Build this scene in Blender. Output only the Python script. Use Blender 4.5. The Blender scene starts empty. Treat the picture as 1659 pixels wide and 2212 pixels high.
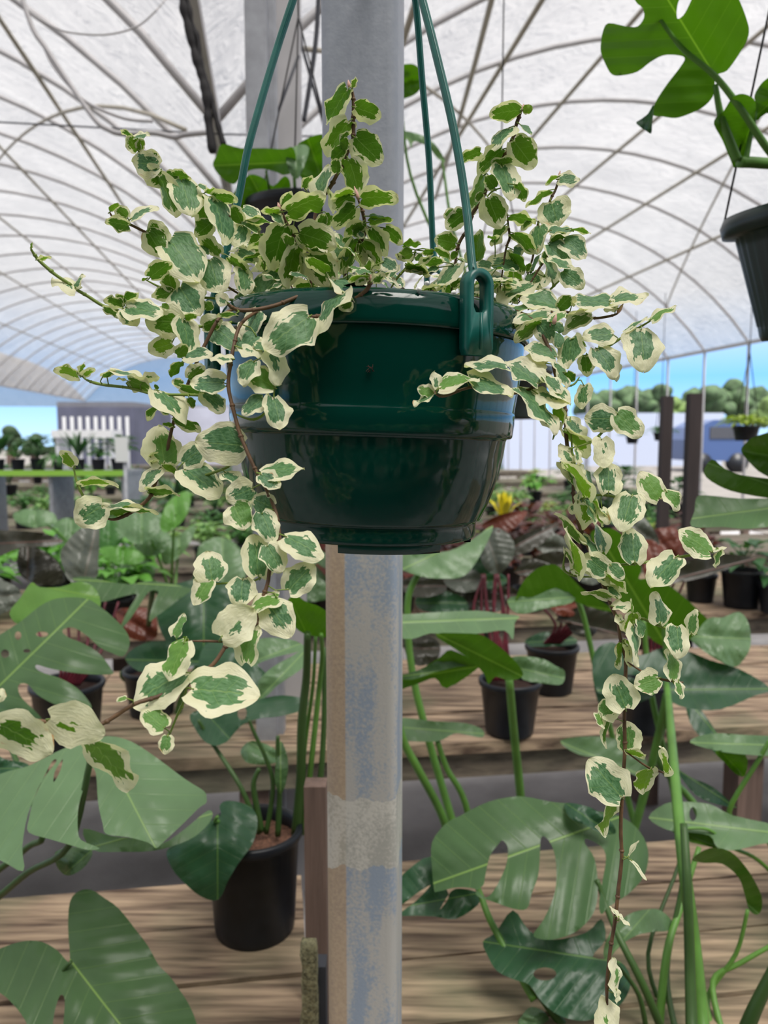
import bpy, math, random
from mathutils import Vector, Matrix, noise
from mathutils.geometry import delaunay_2d_cdt

scene = bpy.context.scene
COL = scene.collection
RND = random.Random(7)

# ---------------------------------------------------------------- camera
F = 1661.0                      # focal length in pixels of the 1659 x 2212 frame
PITCH = math.atan(166.0 / F)
EYE = Vector((0, 0, 1.6))
cam_data = bpy.data.cameras.new('camera')
cam = bpy.data.objects.new('camera', cam_data)
COL.objects.link(cam)
cam.location = EYE
cam.rotation_euler = (math.pi / 2 - PITCH, 0, 0)
cam_data.sensor_fit = 'VERTICAL'
cam_data.sensor_height = 36.0
cam_data.lens = F / 2212.0 * 36.0
cam_data.clip_start = 0.02
cam_data.clip_end = 400
cam_data.dof.use_dof = True
cam_data.dof.focus_distance = 0.55
cam_data.dof.aperture_fstop = 9.0
scene.camera = cam

# ---------------------------------------------------------------- world, sun, exposure
world = bpy.data.worlds.new('world')
scene.world = world
world.use_nodes = True
wn = world.node_tree
bg = wn.nodes['Background']
wtc = wn.nodes.new('ShaderNodeTexCoord'); wsp = wn.nodes.new('ShaderNodeSeparateXYZ'); wrp = wn.nodes.new('ShaderNodeValToRGB')
wn.links.new(wtc.outputs['Generated'], wsp.inputs[0]); wn.links.new(wsp.outputs[2], wrp.inputs[0]); wn.links.new(wrp.outputs[0], bg.inputs[0])
wrp.color_ramp.elements[0].position = 0.0; wrp.color_ramp.elements[0].color = (.46, .70, .98, 1)
wrp.color_ramp.elements[1].position = .4; wrp.color_ramp.elements[1].color = (.74, .76, .82, 1)
e = wrp.color_ramp.elements.new(.07); e.color = (.20, .50, .95, 1)
e = wrp.color_ramp.elements.new(.17); e.color = (.62, .66, .72, 1)
e = wrp.color_ramp.elements.new(.9); e.color = (.86, .84, .84, 1)
bg.inputs[1].default_value = 0.85
sun_data = bpy.data.lights.new('sun', 'SUN')
sun_data.energy = 4.8
sun_data.angle = math.radians(28)
sun_data.color = (1.0, 0.96, 0.9)
sun = bpy.data.objects.new('sun', sun_data)
COL.objects.link(sun)
sun.rotation_euler = (math.radians(24), math.radians(14), 0)
scene.view_settings.view_transform = 'Standard'
scene.view_settings.look = 'None'
scene.view_settings.gamma = 1.0
scene.view_settings.use_curve_mapping = False
scene.view_settings.exposure = 0.86

# ---------------------------------------------------------------- helpers
def P(px, py, D):
    """the point seen at a pixel of the photograph, D metres in front of the lens along +Y"""
    u = (px - 829.5) / F
    v = -(py - 1106.0) / F
    d = Vector((u, math.cos(PITCH) + v * math.sin(PITCH), -math.sin(PITCH) + v * math.cos(PITCH)))
    return EYE + d * (D / d.y)

def srgb(r, g, b):
    def c(x):
        x /= 255.0
        return x / 12.92 if x <= 0.04045 else ((x + 0.055) / 1.055) ** 2.4
    return (c(r), c(g), c(b), 1.0)

def origin(o):
    v = Vector((0, 0, 0))
    while o is not None:
        v += o.location
        o = o.parent
    return v

def tag(o, label=None, cat=None, group=None, kind=None):
    if label: o['label'] = label
    if cat: o['category'] = cat
    if group: o['group'] = group
    if kind: o['kind'] = kind
    return o

def empty(name, loc, label, cat, group=None):
    o = bpy.data.objects.new(name, None)
    o.empty_display_size = 0.05
    COL.objects.link(o)
    o.location = loc
    return tag(o, label, cat, group)

class MB:
    """collects shapes in world coordinates, then links them as one mesh object"""
    def __init__(s):
        s.v, s.f, s.uv, s.at, s.mi = [], [], [], [], []
        s.m = 0
    def add(s, v, f, uv=None, at=None):
        n = len(s.v)
        s.v += [tuple(p) for p in v]
        s.f += [tuple(i + n for i in q) for q in f]
        s.mi += [s.m] * len(f)
        s.uv += uv if uv else [(0, 0)] * len(v)
        s.at += at if at else [(0, 0, 0, 0)] * len(v)
        return s
    def box(s, c, size, rot=None):
        c = Vector(c); hx, hy, hz = size[0] / 2, size[1] / 2, size[2] / 2
        v = []
        for x in (-hx, hx):
            for y in (-hy, hy):
                for z in (-hz, hz):
                    p = Vector((x, y, z))
                    if rot is not None: p = rot @ p
                    v.append(c + p)
        return s.add(v, [(0, 1, 3, 2), (4, 6, 7, 5), (0, 4, 5, 1), (2, 3, 7, 6), (0, 2, 6, 4), (1, 5, 7, 3)])
    def tube(s, pts, r, n=8, cap=True):
        pts = [Vector(p) for p in pts]
        if not isinstance(r, (list, tuple)): r = [r] * len(pts)
        k = len(pts)
        t = []
        for i in range(k):
            d = pts[min(i + 1, k - 1)] - pts[max(i - 1, 0)]
            t.append(d.normalized() if d.length > 1e-9 else Vector((0, 0, 1)))
        a = t[0].orthogonal().normalized()
        v, f = [], []
        for i in range(k):
            a = a - t[i] * a.dot(t[i])
            a = a.normalized() if a.length > 1e-6 else t[i].orthogonal().normalized()
            b = t[i].cross(a)
            for j in range(n):
                q = 2 * math.pi * j / n
                v.append(pts[i] + (a * math.cos(q) + b * math.sin(q)) * r[i])
        for i in range(k - 1):
            for j in range(n):
                f.append((i * n + j, i * n + (j + 1) % n, (i + 1) * n + (j + 1) % n, (i + 1) * n + j))
        if cap:
            f.append(tuple(reversed(range(n))))
            f.append(tuple((k - 1) * n + j for j in range(n)))
        return s.add(v, f)
    def lathe(s, prof, n=64, base=(0, 0, 0), rot=None, closed=False, ang=None):
        base = Vector(base); v, f = [], []
        full = ang is None
        m = n if full else n + 1
        a0, a1 = ang if ang else (0, 2 * math.pi)
        for r, z in prof:
            for j in range(m):
                q = a0 + (a1 - a0) * j / n
                p = Vector((r * math.cos(q), r * math.sin(q), z))
                if rot is not None: p = rot @ p
                v.append(base + p)
        k = len(prof)
        for i in range(k - 1):
            for j in range(n if full else n):
                j2 = (j + 1) % m if full else j + 1
                f.append((i * m + j, i * m + j2, (i + 1) * m + j2, (i + 1) * m + j))
        return s.add(v, f)
    def sphere(s, c, r, n=6, squash=1.0, jit=0.0):
        c = Vector(c); v, f = [], []
        for i in range(n + 1):
            th = math.pi * i / n
            for j in range(2 * n):
                ph = math.pi * j / n
                k = 1 + (RND.random() - .5) * jit
                v.append(c + Vector((math.sin(th) * math.cos(ph) * k, math.sin(th) * math.sin(ph) * k, math.cos(th) * squash * k)) * r)
        for i in range(n):
            for j in range(2 * n):
                f.append((i * 2 * n + j, (i + 1) * 2 * n + j, (i + 1) * 2 * n + (j + 1) % (2 * n), i * 2 * n + (j + 1) % (2 * n)))
        return s.add(v, f)
    def build(s, name, mat, parent=None, smooth=True, label=None, kind=None, loc=None):
        me = bpy.data.meshes.new(name)
        off = origin(parent) if parent is not None else Vector((0, 0, 0))
        if loc is not None and parent is None: off = Vector(loc)
        me.from_pydata([(p[0] - off.x, p[1] - off.y, p[2] - off.z) for p in s.v], [], s.f)
        for m in (mat if isinstance(mat, (list, tuple)) else [mat]): me.materials.append(m)
        if isinstance(mat, (list, tuple)):
            me.polygons.foreach_set('material_index', s.mi)
        if any(u != (0, 0) for u in s.uv):
            lay = me.uv_layers.new(name='UVMap')
            li = [0] * len(me.loops)
            me.loops.foreach_get('vertex_index', li)
            flat = []
            for i in li: flat += s.uv[i]
            lay.data.foreach_set('uv', flat)
        if any(u != (0, 0, 0, 0) for u in s.at):
            ca = me.color_attributes.new('leafdata', 'FLOAT_COLOR', 'POINT')
            flat = []
            for q in s.at: flat += q
            ca.data.foreach_set('color', flat)
        if smooth:
            me.polygons.foreach_set('use_smooth', [True] * len(me.polygons))
        me.validate()
        me.update()
        o = bpy.data.objects.new(name, me)
        COL.objects.link(o)
        if parent is not None: o.parent = parent
        elif loc is not None: o.location = loc
        if label: o['label'] = label
        if kind: o['kind'] = kind
        return o

def crom(pts, n=4, closed=False):
    pts = [Vector(p) for p in pts]
    k = len(pts)
    if k < 3: return pts
    out = []
    rng = range(k) if closed else range(k - 1)
    for i in rng:
        if closed:
            p0, p1, p2, p3 = pts[(i - 1) % k], pts[i], pts[(i + 1) % k], pts[(i + 2) % k]
        else:
            p0, p1, p2, p3 = pts[max(i - 1, 0)], pts[i], pts[i + 1], pts[min(i + 2, k - 1)]
        for j in range(n):
            t = j / n
            out.append(0.5 * ((2 * p1) + (p2 - p0) * t + (2 * p0 - 5 * p1 + 4 * p2 - p3) * t * t + (3 * p1 - p0 - 3 * p2 + p3) * t * t * t))
    if not closed: out.append(pts[-1])
    return out

def copy_tree(o, parent=None):
    c = o.copy(); COL.objects.link(c)
    c.parent = parent
    for ch in KIDS.get(o.name, []): 
        copy_tree(ch, c)
    return c
KIDS = {}

# ---------------------------------------------------------------- materials
def new_mat(name):
    m = bpy.data.materials.new(name)
    m.use_nodes = True
    nt = m.node_tree
    return m, nt, nt.nodes['Principled BSDF'], nt.nodes['Material Output']

def N(nt, t, **kw):
    n = nt.nodes.new(t)
    for k, v in kw.items(): setattr(n, k, v)
    return n

def simple(name, col, rough=0.5, metal=0.0, spec=0.5, bump=0.0, bscale=50, var=0.0, vscale=8, stretch=None, coat=0):
    m, nt, b, out = new_mat(name)
    b.inputs['Base Color'].default_value = col
    b.inputs['Roughness'].default_value = rough
    b.inputs['Metallic'].default_value = metal
    b.inputs['Specular IOR Level'].default_value = spec
    b.inputs['Coat Weight'].default_value = coat
    tc = N(nt, 'ShaderNodeTexCoord')
    src = tc.outputs['Object']
    if stretch:
        mp = N(nt, 'ShaderNodeMapping'); mp.inputs['Scale'].default_value = stretch
        nt.links.new(src, mp.inputs[0]); src = mp.outputs[0]
    if var:
        nz = N(nt, 'ShaderNodeTexNoise'); nz.inputs['Scale'].default_value = vscale; nz.inputs['Detail'].default_value = 5
        nt.links.new(src, nz.inputs['Vector'])
        mx = N(nt, 'ShaderNodeMix', data_type='RGBA')
        mx.inputs[6].default_value = tuple(c * (1 - var) for c in col[:3]) + (1,)
        mx.inputs[7].default_value = tuple(min(1, c * (1 + var)) for c in col[:3]) + (1,)
        rp = N(nt, 'ShaderNodeMapRange'); rp.inputs[1].default_value = .3; rp.inputs[2].default_value = .7
        nt.links.new(nz.outputs['Fac'], rp.inputs[0])
        nt.links.new(rp.outputs[0], mx.inputs[0]); nt.links.new(mx.outputs[2], b.inputs['Base Color'])
    if bump:
        nz = N(nt, 'ShaderNodeTexNoise'); nz.inputs['Scale'].default_value = bscale; nz.inputs['Detail'].default_value = 4
        nt.links.new(src, nz.inputs['Vector'])
        bp = N(nt, 'ShaderNodeBump'); bp.inputs['Strength'].default_value = bump; bp.inputs['Distance'].default_value = 0.01
        nt.links.new(nz.outputs['Fac'], bp.inputs['Height']); nt.links.new(bp.outputs[0], b.inputs['Normal'])
    return m

def add_transl(nt, b, out, colsock, fac, tint=(1, 1, 1, 1)):
    tr = N(nt, 'ShaderNodeBsdfTranslucent')
    if colsock is not None:
        mx = N(nt, 'ShaderNodeMix', data_type='RGBA', blend_type='MULTIPLY'); mx.inputs[0].default_value = 1
        nt.links.new(colsock, mx.inputs[6]); mx.inputs[7].default_value = tint
        nt.links.new(mx.outputs[2], tr.inputs[0])
    else: tr.inputs[0].default_value = tint
    ms = N(nt, 'ShaderNodeMixShader'); ms.inputs[0].default_value = fac
    nt.links.new(b.outputs[0], ms.inputs[1]); nt.links.new(tr.outputs[0], ms.inputs[2])
    nt.links.new(ms.outputs[0], out.inputs[0])

def math_n(nt, op, a, b=None, c=None):
    n = N(nt, 'ShaderNodeMath', operation=op)
    for i, x in enumerate((a, b, c)):
        if x is None: continue
        if isinstance(x, (int, float)): n.inputs[i].default_value = x
        else: nt.links.new(x, n.inputs[i])
    return n.outputs[0]

def mixc(nt, fac, a, b):
    mx = N(nt, 'ShaderNodeMix', data_type='RGBA')
    if isinstance(fac, (int, float)): mx.inputs[0].default_value = fac
    else: nt.links.new(fac, mx.inputs[0])
    for i, x in ((6, a), (7, b)):
        if isinstance(x, tuple): mx.inputs[i].default_value = x
        else: nt.links.new(x, mx.inputs[i])
    return mx.outputs[2]

def broad_leaf(name, up, under, vein, rough=0.38, transl=0.25, tint=(1.3, 1.5, .5, 1)):
    """monstera-like leaf: uv.x runs along the midrib, uv.y across it"""
    m, nt, b, out = new_mat(name)
    uv = N(nt, 'ShaderNodeUVMap'); sp = N(nt, 'ShaderNodeSeparateXYZ'); nt.links.new(uv.outputs[0], sp.inputs[0])
    av = math_n(nt, 'ABSOLUTE', sp.outputs[1])
    mid = N(nt, 'ShaderNodeMapRange'); mid.inputs[1].default_value = .004; mid.inputs[2].default_value = .010
    mid.inputs[3].default_value = 1; mid.inputs[4].default_value = 0; nt.links.new(av, mid.inputs[0])
    lat = math_n(nt, 'SUBTRACT', sp.outputs[0], math_n(nt, 'MULTIPLY', av, .55))
    fr = math_n(nt, 'ABSOLUTE', math_n(nt, 'SUBTRACT', math_n(nt, 'FRACT', math_n(nt, 'MULTIPLY', lat, 7.0)), .5))
    lm = N(nt, 'ShaderNodeMapRange'); lm.inputs[1].default_value = .0; lm.inputs[2].default_value = .035
    lm.inputs[3].default_value = .3; lm.inputs[4].default_value = 0; nt.links.new(fr, lm.inputs[0])
    vf = math_n(nt, 'MAXIMUM', mid.outputs[0], lm.outputs[0])
    geo = N(nt, 'ShaderNodeNewGeometry')
    tc = N(nt, 'ShaderNodeTexCoord')
    nz = N(nt, 'ShaderNodeTexNoise'); nz.inputs['Scale'].default_value = 14; nz.inputs['Detail'].default_value = 4
    nt.links.new(tc.outputs['Object'], nz.inputs['Vector'])
    upc = mixc(nt, nz.outputs['Fac'], tuple(c * .72 for c in up[:3]) + (1,), tuple(c * 1.28 for c in up[:3]) + (1,))
    base = mixc(nt, geo.outputs['Backfacing'], upc, under)
    colr = mixc(nt, vf, base, vein)
    nt.links.new(colr, b.inputs['Base Color'])
    b.inputs['Roughness'].default_value = rough
    bp = N(nt, 'ShaderNodeBump'); bp.inputs['Strength'].default_value = .35; bp.inputs['Distance'].default_value = .004
    nt.links.new(vf, bp.inputs['Height']); nt.links.new(bp.outputs[0], b.inputs['Normal'])
    add_transl(nt, b, out, colr, transl, tint)
    return m

def fig_leaf():
    m, nt, b, out = new_mat('variegated_fig_leaf')
    uv = N(nt, 'ShaderNodeUVMap'); sp = N(nt, 'ShaderNodeSeparateXYZ'); nt.links.new(uv.outputs[0], sp.inputs[0])
    at = N(nt, 'ShaderNodeAttribute', attribute_name='leafdata')
    sa = N(nt, 'ShaderNodeSeparateColor'); nt.links.new(at.outputs['Color'], sa.inputs[0])
    white, young, rnd = sa.outputs[0], sa.outputs[1], sa.outputs[2]
    asym = at.outputs['Alpha']
    t = sp.outputs[0]; s = sp.outputs[1]
    # jagged edge noise
    cv = N(nt, 'ShaderNodeCombineXYZ')
    nt.links.new(t, cv.inputs[0]); nt.links.new(s, cv.inputs[1]); nt.links.new(math_n(nt, 'MULTIPLY', rnd, 37.0), cv.inputs[2])
    vo = N(nt, 'ShaderNodeTexVoronoi'); vo.inputs['Scale'].default_value = 7
    nt.links.new(cv.outputs[0], vo.inputs['Vector'])
    nz = N(nt, 'ShaderNodeTexNoise'); nz.inputs['Scale'].default_value = 3.2; nz.inputs['Detail'].default_value = 3
    nt.links.new(cv.outputs[0], nz.inputs['Vector'])
    jag = math_n(nt, 'ADD', math_n(nt, 'MULTIPLY', math_n(nt, 'SUBTRACT', vo.outputs['Distance'], .4), .28), math_n(nt, 'MULTIPLY', math_n(nt, 'SUBTRACT', nz.outputs['Fac'], .5), .75))
    sh = math_n(nt, 'ABSOLUTE', math_n(nt, 'SUBTRACT', s, math_n(nt, 'MULTIPLY', asym, 0.5)))
    side = math_n(nt, 'SUBTRACT', 1.0, sh)
    tipd = math_n(nt, 'MULTIPLY', math_n(nt, 'SUBTRACT', 1.0, t), 1.7)
    based = math_n(nt, 'ADD', math_n(nt, 'MULTIPLY', t, 3.5), .3)
    d = math_n(nt, 'MINIMUM', math_n(nt, 'MINIMUM', side, tipd), based)
    g = math_n(nt, 'SUBTRACT', math_n(nt, 'ADD', d, jag), white)
    gf = N(nt, 'ShaderNodeMapRange'); gf.inputs[1].default_value = -.012; gf.inputs[2].default_value = .012
    nt.links.new(g, gf.inputs[0])
    geo = N(nt, 'ShaderNodeNewGeometry')
    up1, up2 = srgb(62, 106, 70), srgb(116, 156, 118)
    n2 = N(nt, 'ShaderNodeTexNoise'); n2.inputs['Scale'].default_value = 9; n2.inputs['Detail'].default_value = 4
    nt.links.new(cv.outputs[0], n2.inputs['Vector'])
    r2 = N(nt, 'ShaderNodeMapRange'); r2.inputs[1].default_value = .3; r2.inputs[2].default_value = .72
    nt.links.new(n2.outputs['Fac'], r2.inputs[0])
    upc = mixc(nt, r2.outputs[0], up1, up2)
    upc = mixc(nt, math_n(nt, 'MULTIPLY', young, .9), upc, srgb(112, 158, 62))
    unc = mixc(nt, young, srgb(78, 124, 30), srgb(128, 168, 40))
    # thin pale veins
    sa_ = math_n(nt, 'ABSOLUTE', s)
    lat = math_n(nt, 'ABSOLUTE', math_n(nt, 'SUBTRACT', math_n(nt, 'FRACT', math_n(nt, 'MULTIPLY', math_n(nt, 'SUBTRACT', t, math_n(nt, 'MULTIPLY', sa_, .3)), 5.0)), .5))
    v1 = math_n(nt, 'LESS_THAN', lat, .03)
    v2 = math_n(nt, 'LESS_THAN', sa_, .03)
    vf = math_n(nt, 'MULTIPLY', math_n(nt, 'MAXIMUM', v1, math_n(nt, 'MULTIPLY', v2, 1.5)), .22)
    green = mixc(nt, geo.outputs['Backfacing'], upc, unc)
    green = mixc(nt, vf, green, srgb(160, 190, 110))
    cream = mixc(nt, nz.outputs['Fac'], srgb(226, 222, 184), srgb(244, 240, 214))
    # browned patch on a few leaves
    br = N(nt, 'ShaderNodeTexNoise'); br.inputs['Scale'].default_value = 1.6
    nt.links.new(cv.outputs[0], br.inputs['Vector'])
    bf = N(nt, 'ShaderNodeMapRange'); bf.inputs[1].default_value = .69; bf.inputs[2].default_value = .76
    bf.inputs[4].default_value = .8
    nt.links.new(br.outputs['Fac'], bf.inputs[0])
    cream = mixc(nt, bf.outputs[0], cream, srgb(205, 150, 90))
    colr = mixc(nt, gf.outputs[0], cream, green)
    nt.links.new(colr, b.inputs['Base Color'])
    b.inputs['Roughness'].default_value = .42
    b.inputs['Specular IOR Level'].default_value = .35
    bp = N(nt, 'ShaderNodeBump'); bp.inputs['Strength'].default_value = .45; bp.inputs['Distance'].default_value = .0012
    hh = math_n(nt, 'ADD', n2.outputs['Fac'], math_n(nt, 'MULTIPLY', math_n(nt, 'MAXIMUM', v1, v2), -.5))
    nt.links.new(hh, bp.inputs['Height']); nt.links.new(bp.outputs[0], b.inputs['Normal'])
    add_transl(nt, b, out, colr, .32, (1.15, 1.3, .75, 1))
    return m

M = {}
M['fig'] = fig_leaf()
M['bark'] = simple('fig_stem_bark', srgb(98, 72, 48), .6, var=.35, vscale=120)
M['bud'] = simple('fig_bud', srgb(205, 160, 145), .5)
M['petiole'] = simple('fig_petiole', srgb(118, 140, 58), .5)
M['pot_green'] = simple('glossy_dark_green_plastic', (.0008, .034, .024, 1), .09, spec=.36, bump=.08, bscale=14)
M['strap'] = simple('green_strap_plastic', (.004, .105, .085, 1), .36, spec=.5, var=.15, vscale=90)
M['soil'] = simple('potting_soil', srgb(60, 38, 30), .95, bump=1.0, bscale=300, var=.5, vscale=250)
M['bark_mulch'] = simple('bark_mulch', srgb(120, 84, 66), .9, bump=1.0, bscale=200, var=.6, vscale=160)
M['perlite'] = simple('perlite', srgb(235, 235, 232), .8)
M['black_pot'] = simple('black_nursery_pot', srgb(24, 27, 33), .42, spec=.4, var=.3, vscale=30)
M['ribbed_pot'] = simple('dark_green_ribbed_plastic', (.003, .014, .011, 1), .4, var=.4, vscale=25)
M['steel'] = simple('galvanised_steel', srgb(150, 152, 158), .5, metal=.2, var=.18, vscale=22)
M['steel2'] = simple('galvanised_tube', srgb(176, 174, 176), .55, metal=.1, var=.1, vscale=5)
M['purlin'] = simple('purlin_tube', srgb(164, 158, 146), .6, var=.1, vscale=5)
M['dark_steel'] = simple('dark_steel', srgb(62, 64, 72), .6, var=.2, vscale=20)
M['cord'] = simple('black_cord', srgb(30, 28, 30), .8)
M['dark_wood'] = simple('dark_timber', srgb(58, 50, 50), .8, var=.3, vscale=20, stretch=(1, 1, .1))
M['brown_wood'] = simple('brown_timber', srgb(112, 92, 82), .85, var=.4, vscale=30, stretch=(1, 1, .08), bump=.6, bscale=60)
M['white'] = simple('white_panel', srgb(225, 226, 228), .6)
M['moss'] = simple('lichen_crust', srgb(150, 145, 110), .95, bump=1, bscale=160, var=.6, vscale=140)
M['mon_u'] = broad_leaf('monstera_leaf', srgb(72, 104, 62), srgb(78, 118, 26), srgb(126, 160, 84))
M['mon_pale'] = broad_leaf('monstera_leaf_pale', srgb(104, 136, 96), srgb(84, 124, 30), srgb(140, 172, 110))
M['mon_dark'] = broad_leaf('monstera_leaf_dark', srgb(46, 84, 56), srgb(64, 100, 26), srgb(96, 132, 70))
M['mon_bright'] = broad_leaf('monstera_leaf_bright', srgb(96, 140, 60), srgb(76, 120, 22), srgb(120, 160, 60), transl=.35)
M['phil_dark'] = broad_leaf('rubber_leaf', srgb(46, 46, 34), srgb(70, 44, 34), srgb(90, 60, 50), transl=.06)
M['phil_grey'] = broad_leaf('grey_philodendron_leaf', srgb(92, 98, 88), srgb(90, 60, 50), srgb(120, 110, 100), transl=.06)
M['phil_red'] = broad_leaf('red_philodendron_leaf', srgb(104, 50, 34), srgb(120, 50, 36), srgb(130, 70, 50), transl=.12)
M['stem_green'] = simple('green_leaf_stalk', srgb(92, 138, 56), .45, var=.2, vscale=15)
M['stem_dark'] = simple('dark_leaf_stalk', srgb(58, 88, 38), .5, var=.2, vscale=15)
M['stem_red'] = simple('red_leaf_stalk', srgb(92, 26, 38), .5, var=.4, vscale=40)
for i, c in enumerate([(96, 150, 62), (70, 118, 58), (124, 160, 96), (52, 92, 52), (150, 170, 70), (84, 44, 38)]):
    M['bush%d' % i] = broad_leaf('bush_leaf_%d' % i, srgb(*c), srgb(*[min(255, int(x * 1.1)) for x in c]), srgb(*[min(255, int(x * 1.2)) for x in c]), transl=.3)
M['yellow'] = simple('yellow_bract', srgb(228, 214, 40), .5)

def wood(name, c1, c2, c3, stretch=(1, 1, 1)):
    m, nt, b, out = new_mat(name)
    tc = N(nt, 'ShaderNodeTexCoord'); mp = N(nt, 'ShaderNodeMapping'); mp.inputs['Scale'].default_value = stretch
    nt.links.new(tc.outputs['Object'], mp.inputs[0])
    n1 = N(nt, 'ShaderNodeTexNoise'); n1.inputs['Scale'].default_value = 34; n1.inputs['Detail'].default_value = 9; n1.inputs['Distortion'].default_value = .12
    nt.links.new(mp.outputs[0], n1.inputs['Vector'])
    n2 = N(nt, 'ShaderNodeTexNoise'); n2.inputs['Scale'].default_value = 2.2; n2.inputs['Detail'].default_value = 4
    nt.links.new(tc.outputs['Object'], n2.inputs['Vector'])
    r1 = N(nt, 'ShaderNodeMapRange'); r1.inputs[1].default_value = .35; r1.inputs[2].default_value = .65; nt.links.new(n1.outputs['Fac'], r1.inputs[0])
    r2 = N(nt, 'ShaderNodeMapRange'); r2.inputs[1].default_value = .45; r2.inputs[2].default_value = .62; nt.links.new(n2.outputs['Fac'], r2.inputs[0])
    c = mixc(nt, r1.outputs[0], c1, c2)
    c = mixc(nt, math_n(nt, 'MULTIPLY', r2.outputs[0], .6), c, c3)
    nt.links.new(c, b.inputs['Base Color']); b.inputs['Roughness'].default_value = .85
    bp = N(nt, 'ShaderNodeBump'); bp.inputs['Strength'].default_value = .8; bp.inputs['Distance'].default_value = .008
    nt.links.new(n1.outputs['Fac'], bp.inputs['Height']); nt.links.new(bp.outputs[0], b.inputs['Normal'])
    return m
M['bench'] = wood('weathered_bench_wood', srgb(84, 66, 54), srgb(178, 154, 128), srgb(104, 112, 82), (.12, 1.6, 1))
M['bench_grey'] = wood('grey_bench_wood', srgb(84, 76, 68), srgb(132, 120, 104), srgb(122, 122, 100), (.12, 1.6, 1))

def post_mat():
    m, nt, b, out = new_mat('painted_galvanised_post')
    tc = N(nt, 'ShaderNodeTexCoord'); mp = N(nt, 'ShaderNodeMapping'); mp.inputs['Scale'].default_value = (1, 1, .22)
    nt.links.new(tc.outputs['Object'], mp.inputs[0])
    n1 = N(nt, 'ShaderNodeTexNoise'); n1.inputs['Scale'].default_value = 26; n1.inputs['Detail'].default_value = 6
    nt.links.new(mp.outputs[0], n1.inputs['Vector'])
    n2 = N(nt, 'ShaderNodeTexNoise'); n2.inputs['Scale'].default_value = 260; n2.inputs['Detail'].default_value = 3
    nt.links.new(tc.outputs['Object'], n2.inputs['Vector'])
    sp = N(nt, 'ShaderNodeSeparateXYZ'); nt.links.new(tc.outputs['Object'], sp.inputs[0])
    f = math_n(nt, 'ADD', n1.outputs['Fac'], math_n(nt, 'MULTIPLY', math_n(nt, 'SUBTRACT', n2.outputs['Fac'], .5), .45))
    r = N(nt, 'ShaderNodeMapRange'); r.inputs[1].default_value = .42; r.inputs[2].default_value = .56; nt.links.new(f, r.inputs[0])
    c = mixc(nt, r.outputs[0], srgb(146, 158, 172), srgb(182, 179, 172))
    # clean grey metal above the basket
    z1 = N(nt, 'ShaderNodeMapRange'); z1.inputs[1].default_value = 1.55; z1.inputs[2].default_value = 1.75; nt.links.new(sp.outputs[2], z1.inputs[0])
    n3 = N(nt, 'ShaderNodeTexNoise'); n3.inputs['Scale'].default_value = 90; nt.links.new(tc.outputs['Object'], n3.inputs['Vector'])
    grey = mixc(nt, n3.outputs['Fac'], srgb(132, 138, 148), srgb(158, 162, 170))
    c = mixc(nt, z1.outputs[0], c, grey)
    # tan stain down the left corner, pale old tape band
    x1 = N(nt, 'ShaderNodeMapRange'); x1.inputs[1].default_value = -.0245; x1.inputs[2].default_value = -.0225; x1.inputs[3].default_value = 1; x1.inputs[4].default_value = 0
    nt.links.new(sp.outputs[0], x1.inputs[0])
    low = math_n(nt, 'LESS_THAN', sp.outputs[2], 1.5)
    nw = mixc(nt, n2.outputs['Fac'], srgb(158, 132, 104), srgb(194, 170, 138))
    c = mixc(nt, math_n(nt, 'MULTIPLY', x1.outputs[0], math_n(nt, 'MULTIPLY', low, .85)), c, nw)
    zz = math_n(nt, 'ADD', sp.outputs[2], math_n(nt, 'MULTIPLY', math_n(nt, 'SUBTRACT', n1.outputs['Fac'], .5), .05))
    a = math_n(nt, 'GREATER_THAN', zz, BAND[0]); bb = math_n(nt, 'LESS_THAN', zz, BAND[1])
    pale = mixc(nt, r.outputs[0], srgb(176, 172, 158), srgb(206, 202, 190))
    c = mixc(nt, math_n(nt, 'MULTIPLY', math_n(nt, 'MULTIPLY', a, bb), .85), c, pale)
    nt.links.new(c, b.inputs['Base Color']); b.inputs['Roughness'].default_value = .5; b.inputs['Metallic'].default_value = 0
    bp = N(nt, 'ShaderNodeBump'); bp.inputs['Strength'].default_value = .15; bp.inputs['Distance'].default_value = .002
    nt.links.new(n2.outputs['Fac'], bp.inputs['Height']); nt.links.new(bp.outputs[0], b.inputs['Normal'])
    return m
BAND = (P(790, 1855, .92).z, P(790, 1705, .92).z)
M['post'] = post_mat()

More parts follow.
